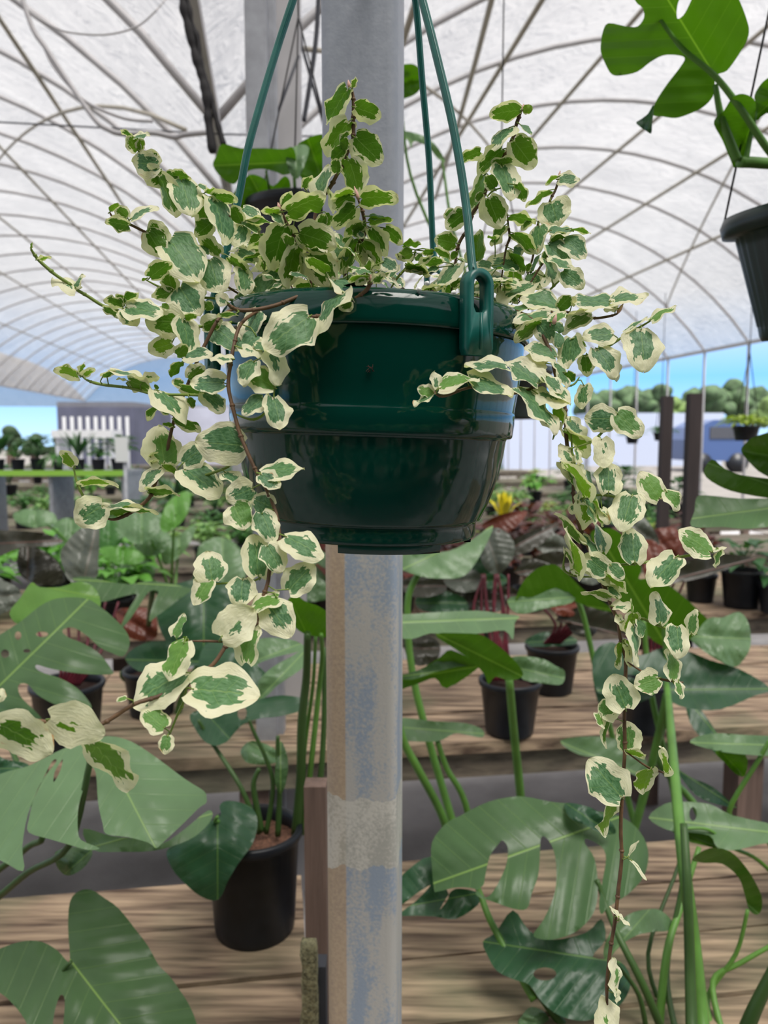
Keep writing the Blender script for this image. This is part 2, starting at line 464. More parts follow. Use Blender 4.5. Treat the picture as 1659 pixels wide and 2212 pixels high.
def film_mat():
    m, nt, b, out = new_mat('greenhouse_film')
    tc = N(nt, 'ShaderNodeTexCoord')
    n1 = N(nt, 'ShaderNodeTexNoise'); n1.inputs['Scale'].default_value = .9; n1.inputs['Detail'].default_value = 7; n1.inputs['Distortion'].default_value = 1.5
    nt.links.new(tc.outputs['Object'], n1.inputs['Vector'])
    c = mixc(nt, n1.outputs['Fac'], (.215, .21, .213, 1), (.47, .46, .455, 1))
    d = N(nt, 'ShaderNodeBsdfDiffuse'); d.inputs[0].default_value = (.36, .352, .357, 1)
    t = N(nt, 'ShaderNodeBsdfTranslucent'); nt.links.new(c, t.inputs[0])
    n2 = N(nt, 'ShaderNodeTexNoise'); n2.inputs['Scale'].default_value = 5; n2.inputs['Detail'].default_value = 6; n2.inputs['Distortion'].default_value = 2
    nt.links.new(tc.outputs['Object'], n2.inputs['Vector'])
    bp = N(nt, 'ShaderNodeBump'); bp.inputs['Strength'].default_value = .8; bp.inputs['Distance'].default_value = .12
    nt.links.new(n2.outputs['Fac'], bp.inputs['Height'])
    nt.links.new(bp.outputs[0], d.inputs['Normal']); nt.links.new(bp.outputs[0], t.inputs['Normal'])
    ms = N(nt, 'ShaderNodeMixShader'); ms.inputs[0].default_value = .62
    nt.links.new(d.outputs[0], ms.inputs[1]); nt.links.new(t.outputs[0], ms.inputs[2]); tp = N(nt, 'ShaderNodeBsdfTransparent'); m3 = N(nt, 'ShaderNodeMixShader'); m3.inputs[0].default_value = .33
    nt.links.new(ms.outputs[0], m3.inputs[1]); nt.links.new(tp.outputs[0], m3.inputs[2]); nt.links.new(m3.outputs[0], out.inputs[0])
    nt.nodes.remove(b)
    return m
M['film'] = film_mat()
M['ground'] = simple('weed_mat_ground', srgb(158, 156, 158), .95, var=.25, vscale=3, bump=.3, bscale=60)
M['gravel'] = simple('pale_gravel', srgb(118, 114, 110), .95, var=.15, vscale=2)

# ================================================================ THE GREENHOUSE
AX = math.radians(8)
LV = Vector((math.cos(AX), math.sin(AX), 0)); AV = Vector((-math.sin(AX), math.cos(AX), 0))
def W(o, s, z): return LV * o + AV * s + Vector((0, 0, z))
BR = Matrix.Rotation(AX, 3, 'Z')
S0, SN, DS = -3.64, 31, 1.22
S1 = S0 + (SN - 1) * DS
SPR, CRN, HALF = 3.0, 4.8, 3.7
RAD = (HALF ** 2 + (CRN - SPR) ** 2) / (2 * (CRN - SPR))
def arc(oc, t):                       # t -1..1 across the bay
    o = t * HALF
    return oc + o, CRN - RAD + math.sqrt(RAD ** 2 - o * o)

g = MB().box((0, 0, 0), (1, 1, 1)); g = MB()
g.add([(-60, -30, 0), (60, -30, 0), (60, 90, 0), (-60, 90, 0)], [(0, 1, 2, 3)])
tag(g.build('floor', M['ground'], smooth=False), kind='structure')
g = MB(); v = [W(7.9, -6, .01), W(55, -6, .01), W(55, 80, .01), W(7.9, 80, .01)]
g.add(v, [(0, 1, 2, 3)])
v = [W(-30, 36, .01), W(7.9, 36, .01), W(7.9, 80, .01), W(-30, 80, .01)]
g.add(v, [(0, 1, 2, 3)])
tag(g.build('trim_1', M['gravel'], smooth=False), kind='structure')

BAYS = [3.45, -3.95, -11.35]
film = MB()
for oc in BAYS:
    v, f = [], []
    ni, nj = 28, (SN - 1) * 3
    for j in range(nj + 1):
        s = S0 + DS * j / 3
        for i in range(ni + 1):
            t = -1 + 2 * i / ni
            o, z = arc(oc, t)
            sag = .075 * math.sin(math.pi * ((j % 3) / 3)) if j % 3 else 0
            z += .035 - sag * (1 if oc < 0 else .5) + .02 * noise.noise(Vector((o * 1.3, s * 1.3, 3)))
            v.append(W(o, s, z))
    for j in range(nj):
        for i in range(ni):
            a = j * (ni + 1) + i
            f.append((a, a + 1, a + ni + 2, a + ni + 1))
    film.add(v, f)
    # film-covered gable at the far end
    v, f = [], []
    for i in range(ni + 1):
        o, z = arc(oc, -1 + 2 * i / ni)
        v += [W(o, S1 + .05, z + .03), W(o, S1 + .05, SPR - .25)]
    for i in range(ni): f.append((2 * i, 2 * i + 2, 2 * i + 3, 2 * i + 1))
    film.add(v, f)
tag(film.build('ceiling', M['film']), kind='structure')

for bi, oc in enumerate(BAYS):
    root = empty('roof_frame', W(oc, 5, 0), ['arched tube roof frame overhead on the right, springing from the gutter by the grey post',
        'arched tube roof frame over the left side, falling toward the grey post', 'farthest left arched roof frame, seen only as flat bars near the horizon'][bi], 'roof frame')
    for k in range(SN):
        s = S0 + k * DS
        if bi == 2 and s < 10: continue
        pts = [W(*((lambda a: (a[0], s, a[1]))(arc(oc, -1 + 2 * i / 24)))) for i in range(25)]
        if bi == 0: pts.append(W(oc + HALF + .02, s, 0))
        MB().tube(pts, .021, 6).build('hoop', M['steel2'], root)
    for t in ((-.62, -.3, 0, .3, .62) if bi else (-.72, -.45, -.2, .1, .36, .62)):
        o, z = arc(oc, t)
        MB().tube([W(o, S0 if bi < 2 else 9, z - .035), W(o, S1, z - .035)], .017 if bi else .02, 6).build('purlin', M['purlin'], root)
    # diagonal wind braces under the hoops
    for (ta, sa_, tb, sb) in ((-.9, 3.7, -.1, 9.8), (.1, 4.9, .8, 12.2)) if bi == 0 else ((.95, 4.2, .2, 9.8),) if bi == 1 else ():
        pts = []
        for i in range(13):
            q = i / 12; o, z = arc(oc, ta + (tb - ta) * q); pts.append(W(o, sa_ + (sb - sa_) * q, z - .07))
        MB().tube(pts, .013, 6).build('wind_brace', M['purlin'], root)
    if bi == 0:
        def roofpt(px, py):
            D = 2.0
            while D < 40:
                p = P(px, py, D); o = p.dot(LV)
                if abs(o - oc) < HALF and p.z > arc(oc, (o - oc) / HALF)[1] - .09: return p
                D += .05
            return P(px, py, 40)
        MB().tube([roofpt(1085, 0 - 90), roofpt(1062, 0), roofpt(1028, 130), roofpt(985, 285), roofpt(940, 430)], .02, 8).build('wind_brace', M['purlin'], root)
    # eave rail
    MB().box(W(oc + HALF, (S0 + S1) / 2, SPR), (.05, S1 - S0, .05), BR).build('gutter', M['steel2'], root, smooth=False)

# gutter line posts further down the house
def post_box(name, px, py0, py1, D, w, d, mat, label, cat='post', z0=None, z1=None, group=None):
    a = P(px, py0, D); zt = z1 if z1 is not None else a.z
    zb = z0 if z0 is not None else P(px, py1, D).z
    m = MB(); m.box((a.x, D, (zt + zb) / 2), (w, d, zt - zb))
    o = m.build(name, mat, smooth=False, loc=(a.x, D, zb))
    return tag(o, label, cat, group)
o = MB()
cx = P(558, 300, 2.35).x
o.box((cx, 2.35, 1.6), (.062, .05, 3.2)).box((cx + .038, 2.40, 1.6), (.02, .05, 3.2))
tag(o.build('steel_post', M['steel'], smooth=False, loc=(cx, 2.35, 0)), 'square grey steel gutter post left of the round one, behind the left hanger strap', 'post')
cx = P(622, 300, 2.6).x
o = MB().box((cx, 2.6, 1.6), (.085, .07, 3.2)).box((cx - .058, 2.63, 1.6), (.03, .03, 3.2))
tag(o.build('steel_post', M['steel2'], smooth=False, loc=(cx, 2.6, 0)), 'wide pale grey steel gutter post with a narrow side rail, behind the potted stalks', 'post')
for k in range(4):
    s = 6.1 + k * 4.88
    p = W(-.3, s, 0)
    tag(MB().tube([p, p + Vector((0, 0, 3))], .04, 10).build('gutter_post', M['steel2'], loc=p), 'thin steel gutter post far down the greenhouse', 'post', 'gutter posts in the distance')

# the near post behind the basket: rounded square tube
root_p = P(789, 1200, .90)
pc = (P(789, 1200, .94).x, .94)
hw, rr = .0435, .012
ring = []
for (sx, sy, a0) in ((1, 1, 0), (-1, 1, 90), (-1, -1, 180), (1, -1, 270)):
    for i in range(6):
        a = math.radians(a0 + 90 * i / 5)
        ring.append((sx * (hw - rr) + rr * math.cos(a), sy * (hw - rr) + rr * math.sin(a)))
rz = math.radians(-7)
ring = [(x * math.cos(rz) - y * math.sin(rz), x * math.sin(rz) + y * math.cos(rz)) for x, y in ring]
v, f = [], []
zs = [0, .4, .8, 1.1, 1.3, 1.5, 1.7, 2, 3.2]
for z in zs: v += [(pc[0] + x, pc[1] + y, z) for x, y in ring]
n = len(ring)
for i in range(len(zs) - 1):
    for j in range(n): f.append((i * n + j, i * n + (j + 1) % n, (i + 1) * n + (j + 1) % n, (i + 1) * n + j))
m = MB().add(v, f)
tag(m.build('galvanised_post', M['post'], loc=(pc[0], pc[1], 0)), 'big grey-blue galvanised square post behind the basket with tan stain and pale band', 'post')

# cords and cables hanging from the roof at upper left
def cord(name, pts, D, r, label, cat='cord', mat='cord', n=6):
    q = crom([P(x, y, D) for x, y in pts], 6)
    return tag(MB().tube(q, r, n).build(name, M[mat], loc=q[-1]), label, cat)
def knots(pts, D, r):
    q = crom([P(x, y, D) for x, y in pts], 8)
    return q, [r * (1 + .55 * noise.noise(p * 40)) for p in q]
for nm, pts, r, lab in (('bundled_cable', [(392, -200), (390, -60), (396, 10), (408, 60), (420, 110), (434, 160), (446, 205), (450, 260), (460, 330)], .012, 'thick black bundled cable hanging from the roof, upper left'),
                        ('bundled_cable', [(404, -200), (400, -60), (410, 30), (428, 90), (432, 130), (452, 200), (468, 260), (483, 312)], .007, 'thinner black cable twisted beside the thick bundled one'),):
    q, rr_ = knots(pts, 2.2, r)
    tag(MB().tube(q, rr_, 8).build(nm, M['cord'], loc=q[-1]), lab, 'cable')
q = crom([P(x, y, 2.7) for x, y in [(695, -150), (688, 0), (682, 90), (668, 190), (656, 262)]], 6)
tag(MB().tube(q, .008, 8).build('drop_cable', M['dark_steel'], loc=q[-1]), 'dark cable running down beside the wide grey gutter post', 'cable')
for nm, pts, r, lab in (('film_seam', [(40, -30), (70, 60), (100, 105), (150, 180), (205, 258), (235, 280), (265, 289), (330, 287), (375, 296), (400, 291), (450, 286)], .010, 'sagging grey seam of loose roof film, upper left'),
                        ('film_seam', [(45, -20), (62, 22), (110, 55), (150, 70), (225, 75), (290, 60), (330, 30), (365, -10)], .0035, 'topmost thin sagging seam in the loose film, upper left'),
                        ('film_seam', [(95, 100), (115, 142), (160, 196), (200, 228), (270, 256), (330, 262)], .006, 'middle curved seam of loose film under the long roof bar')):
    q = crom([P(x, y, 3.0) for x, y in pts], 6)
    tag(MB().tube(q, r, 6).build(nm, M['steel2'], loc=q[-1]), lab, 'seam')
q = [P(-40, 262, 3.6), P(480, 290, 3.6), P(900, 300, 3.6)]
tag(MB().tube(q, .004, 5).build('tension_wire', M['dark_steel'], loc=q[1]), 'thin straight tension wire crossing the left roof bay', 'wire')
q = [P(640, -40, 2.9), P(652, 100, 2.9), P(700, 270, 2.9)]
tag(MB().tube(q, .006, 5).build('brace_rod', M['dark_steel'], loc=q[2]), 'thin slanting rod between the steel post and the near post', 'rod')
q = [P(645, 120, 2.5), P(610, 215, 2.5), P(572, 320, 2.5)]
tag(MB().tube(q, .005, 5).build('brace_rod', M['dark_steel'], loc=q[2]), 'thin slanting rod in front of the wide grey gutter post', 'rod')

# unseen dark wall added behind the camera to darken the basket's reflections
m = MB(); m.box(W(-3, -4.6, 2.2), (26, .05, 4.4), BR)
tag(m.build('wall_dark_backdrop', simple('dark_backdrop_cloth', srgb(36, 46, 44), .9), smooth=False), kind='structure')

# ================================================================ BENCHES
def bench(s0, s1, o0, o1, top, mat, label, nplank, group=None, rows=()):
    c = W((o0 + o1) / 2, (s0 + s1) / 2, 0)
    root = empty('wooden_bench', c, label, 'bench', group)
    m = MB(); w = (s1 - s0) / nplank
    for i in range(nplank):
        s = s0 + (i + .5) * w
        L = (o1 - o0)
        k = max(1, int(L / 2.4))
        for j in range(k):
            o = o0 + (j + .5) * L / k
            m.box(W(o, s, top - .019 + RND.uniform(-.003, .003)), (L / k - .006, w - .009, .038), BR)
    m.build('tabletop', mat, root, smooth=False)
    for s in (s0 + .05, s1 - .05):
        MB().box(W((o0 + o1) / 2, s, top - .083), (o1 - o0, .04, .09), BR).build('rail', M['bench_grey'], root, smooth=False)
    k = int((o1 - o0) / 1.6)
    for j in range(k + 1):
        o = o0 + .1 + j * (o1 - o0 - .2) / k
        for s in (s0 + .1, s1 - .1):
            MB().box(W(o, s, (top - .13) / 2), (.09, .09, top - .13), BR).build('leg', M['brown_wood'], root, smooth=False)
    return root
TOP = .65
bench(-1.95, -.75, -2.4, 2.6, TOP, M['bench_grey'], 'unseen plank bench added behind the photographer, reflected in the basket', 5)  # out of view, added so the basket mirrors dark plants instead of bright floor
bench(.80, 1.60, -2.2, .045, TOP, M['bench'], 'nearest wooden plank bench at lower left, under the black pot', 5)
bench(.80, 1.62, .165, 2.6, TOP, M['bench'], 'nearest wooden plank bench at lower right, under the big split leaves', 5)
bench(2.25, 3.15, -3.5, 5, TOP, M['bench'], 'second plank bench across the aisle, carrying black pots', 7)
bench(3.75, 4.95, -4.5, 6, TOP, M['bench'], 'third plank bench, behind the dark red plants', 8)
bench(5.6, 6.8, -1.05, 6.5, TOP, M['bench_grey'], 'fourth plank bench, half hidden by rows of plants', 7)
for k, s in enumerate((7.8, 9.8, 12, 15, 19, 24)):
    bench(s, s + 1.2, -7 if k < 2 else -10, 6.6, TOP + .02, M['bench_grey'], ('fifth', 'sixth', 'seventh', 'eighth', 'ninth', 'tenth and farthest')[k] + ' wooden bench back, in the blurred distance', 4, 'distant benches')

# upright timber and mossy strip at the bench corner, beside the post
a = P(682, 1690, 1.22)
MBm = MB().box((a.x, 1.22, a.z / 2), (.036, .036, a.z))
tag(MBm.build('timber_upright', M['brown_wood'], smooth=False, loc=(a.x, 1.22, 0)), 'brown timber upright standing just left of the galvanised post', 'timber')
a = P(668, 2035, 1.1)
m = MB()
v, f = [], []
for i in range(40):
    z = a.z * i / 39
    for j in range(8):
        q = j * math.pi / 4
        r = .013 * (1 + .5 * noise.noise(Vector((q, z * 60, 1))))
        v.append((a.x + r * math.cos(q), 1.1 + r * math.sin(q), z))
for i in range(39):
    for j in range(8): f.append((i * 8 + j, i * 8 + (j + 1) % 8, (i + 1) * 8 + (j + 1) % 8, (i + 1) * 8 + j))
f.append(tuple(39 * 8 + j for j in range(8)))
m.add(v, f)
tag(m.build('lichened_stake', M['moss'], loc=(a.x, 1.1, 0)), 'short stake crusted with pale lichen at the bench corner', 'stake')
a = P(694, 2075, 1.12)
tag(MB().box((a.x, 1.12, a.z / 2), (.016, .03, a.z)).build('slate_strip', M['dark_steel'], smooth=False, loc=(a.x, 1.12, 0)), 'narrow slate-grey strip between lichened stake and galvanised post', 'strip')

# ================================================================ POTS
def pot_mesh(m, c, r, h, mat_ribs=False, n=40, rot=None, taper=.8, lip=.006):
    prof = [(0, .004), (r * taper - .006, .004), (r * taper - .002, 0), (r * taper, .004), (r * (taper + .02), .02), (r * .985, h - .022),
            (r + lip * .5, h - .02), (r + lip, h - .014), (r + lip, h - .003), (r + lip * .5, h), (r - .002, h), (r - .006, h - .004), (r - .008, h - .03), (r * .9, h * .5)]
    m.lathe(prof, n, c, rot)
def soil_mesh(m, c, r, h, rot=None, rough=.006):
    c = Vector(c); v = []; f = []; n, k = 24, 7
    for i in range(k + 1):
        rad = r * i / k
        for j in range(n):
            q = 2 * math.pi * j / n
            p = Vector((rad * math.cos(q), rad * math.sin(q), h + rough * noise.noise(Vector((rad * 60 * math.cos(q), rad * 60 * math.sin(q), h * 10)))))
            if rot is not None: p = rot @ p
            v.append(c + p)
    for i in range(k):
        for j in range(n): f.append((i * n + j, (i + 1) * n + j, (i + 1) * n + (j + 1) % n, i * n + (j + 1) % n))
    m.add(v, f)

# ================================================================ traced broad leaves
def inside(p, poly):
    x, y = p; c = False; n = len(poly)
    for i in range(n):
        x1, y1 = poly[i]; x2, y2 = poly[i - 1]
        if (y1 > y) != (y2 > y) and x < (x2 - x1) * (y - y1) / (y2 - y1) + x1: c = not c
    return c

def broad(outline, D, base, tip, mat, parent, gy=-.0006, gx=0.0, dome=.05, wave=.006, holes=(), under=False, name='leaf', step=13, label=None):
    """leaf blade with the given silhouette, laid on a tilted, domed and waved surface in space"""
    out = [(p.x, p.y) for p in crom([(x, y, 0) for x, y in outline], 3, True)]
    hs = [[(p.x, p.y) for p in crom([(x, y, 0) for x, y in h], 3, True)] for h in holes]
    xs = [p[0] for p in out]; ys = [p[1] for p in out]
    cx, cy = (min(xs) + max(xs)) / 2, (min(ys) + max(ys)) / 2
    span = max(max(xs) - min(xs), max(ys) - min(ys), 1)
    step = max(step * .35, min(step, span / 22))
    vs = [Vector(p) for p in out]; ed = [(i, (i + 1) % len(out)) for i in range(len(out))]
    for h in hs:
        o = len(vs); vs += [Vector(p) for p in h]; ed += [(o + i, o + (i + 1) % len(h)) for i in range(len(h))]
    y = min(ys)
    while y < max(ys):
        x = min(xs)
        while x < max(xs):
            p = (x + RND.uniform(-.2, .2) * step, y + RND.uniform(-.2, .2) * step)
            if inside(p, out) and not any(inside(p, h) for h in hs): vs.append(Vector(p))
            x += step
        y += step
    r = delaunay_2d_cdt(vs, ed, [], 0, 1e-4)
    pv, fc = r[0], r[2]
    b = Vector(base); t = Vector(tip); L = (t - b).length; ax = (t - b) / L; nx = Vector((-ax.y, ax.x))
    seed = RND.uniform(0, 50)
    V, UV = [], []
    for p in pv:
        dx, dy = p.x - cx, p.y - cy
        q = p - b; u = q.dot(ax) / L; w = q.dot(nx) / L
        nn = noise.noise(Vector((p.x / span * 3.5, p.y / span * 3.5, seed)))
        d = D + gx * dx + gy * dy + dome * ((dx / span) ** 2 + (dy / span) ** 2) * (1 if not under else -1) * 1.6 + wave * nn * 2 - .02 * D * math.exp(-(w * 9) ** 2) * -.35
        d += .0011 * D * math.cos(2 * math.pi * (7 * (u - .55 * abs(w)) - .5)) * min(1, abs(w) * 8)
        V.append(P(p.x, p.y, d)); UV.append((u + .001, w))
    Fc = []
    for t3 in fc:
        c = ((pv[t3[0]].x + pv[t3[1]].x + pv[t3[2]].x) / 3, (pv[t3[0]].y + pv[t3[1]].y + pv[t3[2]].y) / 3)
        if not inside(c, out) or any(inside(c, h) for h in hs): continue
        a, bb, cc = (V[i] for i in t3)
        nrm = (bb - a).cross(cc - a)
        toward = nrm.dot(EYE - a) > 0
        if toward == (not under): Fc.append(tuple(t3))
        else: Fc.append((t3[0], t3[2], t3[1]))
    return MB().add(V, Fc, UV).build(name, M[mat] if isinstance(mat, str) else mat, parent, label=label)

def stalk(pts, w, mat, parent, name='stalk', taper=.6):
    """pts: (px, py, D); w = width in pixels at the first point"""
    q = crom([P(x, y, d) for x, y, d in pts], 5)
    r0 = w / 2 / F * pts[0][2]
    k = len(q)
    return MB().tube(q, [r0 * (1 - (1 - taper) * i / (k - 1)) for i in range(k)], 8).build(name, M[mat], parent)

def ell(cx, cy, rx, ry, n=8): return [(cx + rx * math.cos(2 * math.pi * i / n), cy + ry * math.sin(2 * math.pi * i / n)) for i in range(n)]

def pot_at(px, py_front_base, r, h, z=TOP, mat='black_pot', soil='soil', parent=None, taper=.8):
    """pot whose front foot shows at that pixel, standing at height z"""
    v = -(py_front_base - 1106.0) / F
    d = Vector(((px - 829.5) / F, math.cos(PITCH) + v * math.sin(PITCH), -math.sin(PITCH) + v * math.cos(PITCH)))
    k = (z - EYE.z) / d.z
    D = d.y * k + r * taper
    return Vector((d.x / d.y * D, D, z)), D

# ================================================================ BROAD LEAVED PLANTS NEAR THE CAMERA
def potted(name, c, r, h, label, cat='potted plant', potmat='black_pot', soilmat='soil', group=None, taper=.8, rot=None):
    root = empty(name, c, label, cat, group)
    m = MB(); pot_mesh(m, c, r, h, rot=rot, taper=taper); m.build('pot', M[potmat], root)
    m = MB(); soil_mesh(m, c, r - .006, h - .03, rot=rot); m.build('soil', M[soilmat], root)
    return root

# --- near black pot with upright stalks
c, Dn = pot_at(552, 2055, .088, .205)
pa = potted('potted_monstera', c, .088, .205, 'black pot of bark mulch with tall green stalks on the near left bench', soilmat='bark_mulch', taper=.86)
top = lambda dx, dy=0: (552 + dx, 1800 + dy, Dn)
for pts, w, mt in (
    ([(560, 1800, Dn), (520, 1700, Dn), (455, 1600, Dn + .05), (428, 1555, Dn + .05)], 13, 'stem_dark'),
    ([(575, 1800, Dn), (590, 1700, Dn), (575, 1640, Dn), (548, 1580, Dn), (538, 1555, Dn)], 12, 'stem_dark'),
    ([(600, 1805, Dn), (604, 1700, Dn), (600, 1630, Dn), (600, 1590, Dn)], 14, 'stem_dark'),
    ([(640, 1800, Dn + .02), (650, 1680, Dn), (652, 1560, Dn - .03), (662, 1460, Dn - .05), (664, 1368, Dn - .1)], 24, 'stem_dark'),
    ([(655, 1800, Dn + .03), (672, 1650, Dn), (688, 1500, Dn - .02), (696, 1420, Dn - .05), (694, 1370, Dn - .1)], 14, 'stem_green'),
    ([(668, 1790, Dn + .03), (690, 1700, Dn), (700, 1560, Dn), (700, 1400, Dn)], 16, 'stem_dark'),
    ([(640, 1790, Dn + .05), (660, 1600, Dn + .05), (676, 1480, Dn), (682, 1372, Dn - .05)], 11, 'stem_green'),
    ([(545, 1790, Dn), (520, 1740, Dn), (505, 1770, Dn - .04), (466, 1775, Dn - .08), (470, 1764, Dn - .1)], 12, 'stem_green'),
    ([(565, 1795, Dn), (552, 1730, Dn), (548, 1690, Dn), (560, 1660, Dn)], 16, 'stem_dark')):
    stalk(pts, w, mt, pa)
broad([(476,1763),(474,1742),(485,1731),(508,1731),(536,1740),(552,1756),(556,1783),(545,1824),(518,1861),(495,1898),(472,1943),(435,1937),(398,1907),(371,1875),(360,1838),(389,1820),(421,1797),(444,1779)],
      Dn - .12, (470, 1768), (470, 1943), 'mon_dark', pa, gy=-.0004, dome=.06)
broad([(627,1290),(640,1284),(655,1296),(668,1302),(690,1310),(715,1326),(760,1340),(765,1368),(720,1376),(690,1376),(655,1368),(632,1350),(612,1330),(618,1305)], Dn - .1, (664, 1372), (625, 1290), 'mon_bright', pa, under=True, gy=.0006)
broad([(410,1545),(440,1530),(480,1525),(520,1518),(560,1510),(610,1502),(665,1512),(650,1535),(600,1548),(560,1552),(525,1565),(505,1585),(490,1602),(465,1611),(440,1600),(420,1572)], Dn + .05, (440, 1535), (500, 1600), 'mon_dark', pa, holes=[ell(523, 1540, 10, 15)], gy=-.0008)
broad([(560,1470),(590,1440),(630,1418),(660,1400),(668,1425),(645,1450),(600,1480),(575,1505),(555,1512)], Dn + .1, (660, 1405), (560, 1510), 'mon_pale', pa, gy=-.0008)
broad([(540,1395),(560,1380),(600,1378),(640,1385),(660,1400),(635,1410),(600,1418),(565,1430),(545,1440),(538,1420)], Dn + .16, (650, 1390), (545, 1430), 'mon_pale', pa, gy=-.0008)
broad([(520,1620),(545,1600),(590,1615),(605,1640),(585,1650),(560,1652),(530,1645)], Dn + .05, (540, 1605), (600, 1640), 'mon_pale', pa, gy=-.0007)
broad([(596,1645),(606,1600),(622,1640),(618,1690),(606,1715),(594,1690)], Dn - .02, (606, 1712), (606, 1602), 'mon_u', pa, gy=-.0004)
broad([(672,1762),(690,1748),(720,1745),(750,1755),(745,1780),(700,1784),(678,1778)], Dn - .05, (740, 1765), (672, 1765), 'mon_dark', pa)
broad([(440,1395),(480,1385),(520,1400),(560,1440),(590,1475),(560,1500),(520,1510),(470,1490),(430,1455)], Dn + .28, (540, 1400), (480, 1500), 'mon_dark', pa, gy=-.0008)

# --- left monstera with the three broad lobes
c = P(-290, 1990, 1.35); c = Vector((c.x, 1.3, TOP))
pb = potted('potted_monstera', c, .11, .2, 'large monstera at left edge whose split grey-green leaves reach into the picture')
for pts, w in (([(-290, 2040, 1.3), (-110, 2000, 1.32), (-20, 1950, 1.25), (60, 1885, 1.15), (150, 1825, 1.08), (196, 1640, 1.02), (212, 1600, 1.02)], 17),
               ([(-290, 2040, 1.3), (-130, 1980, 1.32), (-30, 1900, 1.3), (60, 1830, 1.25), (90, 1790, 1.2), (20, 1600, 1.35), (-10, 1440, 1.42)], 18)):
    stalk(pts, w, 'stem_dark', pb)
broad([(-70,1712),(0,1672),(60,1655),(105,1632),(150,1612),(190,1599),(235,1590),(284,1602),(340,1638),(400,1683),(440,1708),(446,1722),(445,1735),(430,1745),(400,1775),(350,1822),(337,1832),(320,1820),(275,1808),(230,1802),(222,1780),(212,1735),(207,1670),(195,1658),
       (185,1690),(170,1740),(168,1790),(176,1815),(215,1832),(190,1836),(150,1825),(105,1812),(62,1798),(62,1770),(75,1720),(95,1680),(122,1645),(112,1645),(85,1700),(60,1760),(48,1830),(50,1882),(0,1858),(-70,1835)],
      1.02, (215, 1598), (335, 1830), 'mon_pale', pb, gy=-.0006, dome=.10, holes=[[(118,1668),(128,1650),(136,1640),(130,1665),(116,1690)]], step=11)
broad([(-50,1400),(0,1371),(45,1342),(85,1310),(115,1295),(150,1290),(190,1294),(217,1311),(245,1334),(270,1360),(280,1382),(277,1402),(265,1418),(240,1410),(215,1398),(190,1375),(160,1356),(140,1358),(135,1366),(150,1378),(180,1390),(215,1412),(240,1445),(243,1456),(208,1457),(165,1454),(108,1444),(80,1436),(78,1444),(95,1454),(130,1465),(165,1485),(190,1512),(197,1532),(165,1536),(115,1520),(80,1500),(60,1478),(40,1480),(45,1505),(75,1535),(90,1555),(60,1562),(10,1555),(-50,1540)],
      1.4, (0, 1480), (190, 1294), 'mon_u', pb, gy=-.0008, dome=.12, holes=[ell(39,1373,7,9), ell(91,1370,13,6), ell(11,1412,9,9), ell(58,1406,8,4)], step=10)
broad([(20,1325),(45,1290),(68,1258),(85,1268),(130,1268),(175,1256),(208,1274),(217,1311),(190,1302),(150,1298),(115,1305),(85,1320),(45,1350)], 1.55, (70, 1262), (210, 1290), 'mon_bright', pb, gy=-.0008)
broad([(-30,1620),(10,1640),(60,1650),(60,1680),(20,1700),(-30,1700)], 1.25, (-30, 1660), (60, 1660), 'mon_dark', pb)
broad([(120,1840),(160,1830),(200,1838),(185,1870),(160,1888),(140,1890),(122,1870)], 1.15, (200, 1835), (140, 1888), 'mon_u', pb)
broad([(180,1790),(240,1806),(300,1812),(350,1822),(400,1790),(450,1750),(458,1768),(430,1800),(390,1822),(330,1838),(260,1840),(200,1836)], 1.14, (450, 1760), (200, 1830), 'mon_pale', pb, gy=-.0006)

# --- bottom left heart shaped leaf
c = P(-60, 2400, .98); c = Vector((c.x - .05, .93, TOP))
pc_ = potted('potted_monstera', c, .1, .09, 'monstera below the left corner with one dark heart-shaped leaf, yellow midrib, over the planks')
stalk([(-60, 2480, .98), (-30, 2330, 1.05), (60, 2230, 1.08), (120, 2120, 1.06), (153, 2078, 1.05)], 16, 'stem_dark', pc_)
broad([(151,2063),(147,2003),(151,1948),(170,1925),(197,1922),(224,1939),(256,1962),(293,2008),(320,2044),(343,2085),(366,2108),(389,2140),(412,2177),(430,2230),(436,2290),(300,2330),(180,2330),(133,2270),(137,2210),(140,2160),(130,2150),(118,2185),(105,2250),(70,2250),(55,2205),(27,2168),(0,2145),(-50,2120),(-50,2070),(0,2049),(30,2038),(60,2032),(92,2035),(124,2053),(147,2078)],
      1.03, (153, 2076), (350, 2330), 'mon_u', pc_, gy=-.0005, dome=.08, step=11)

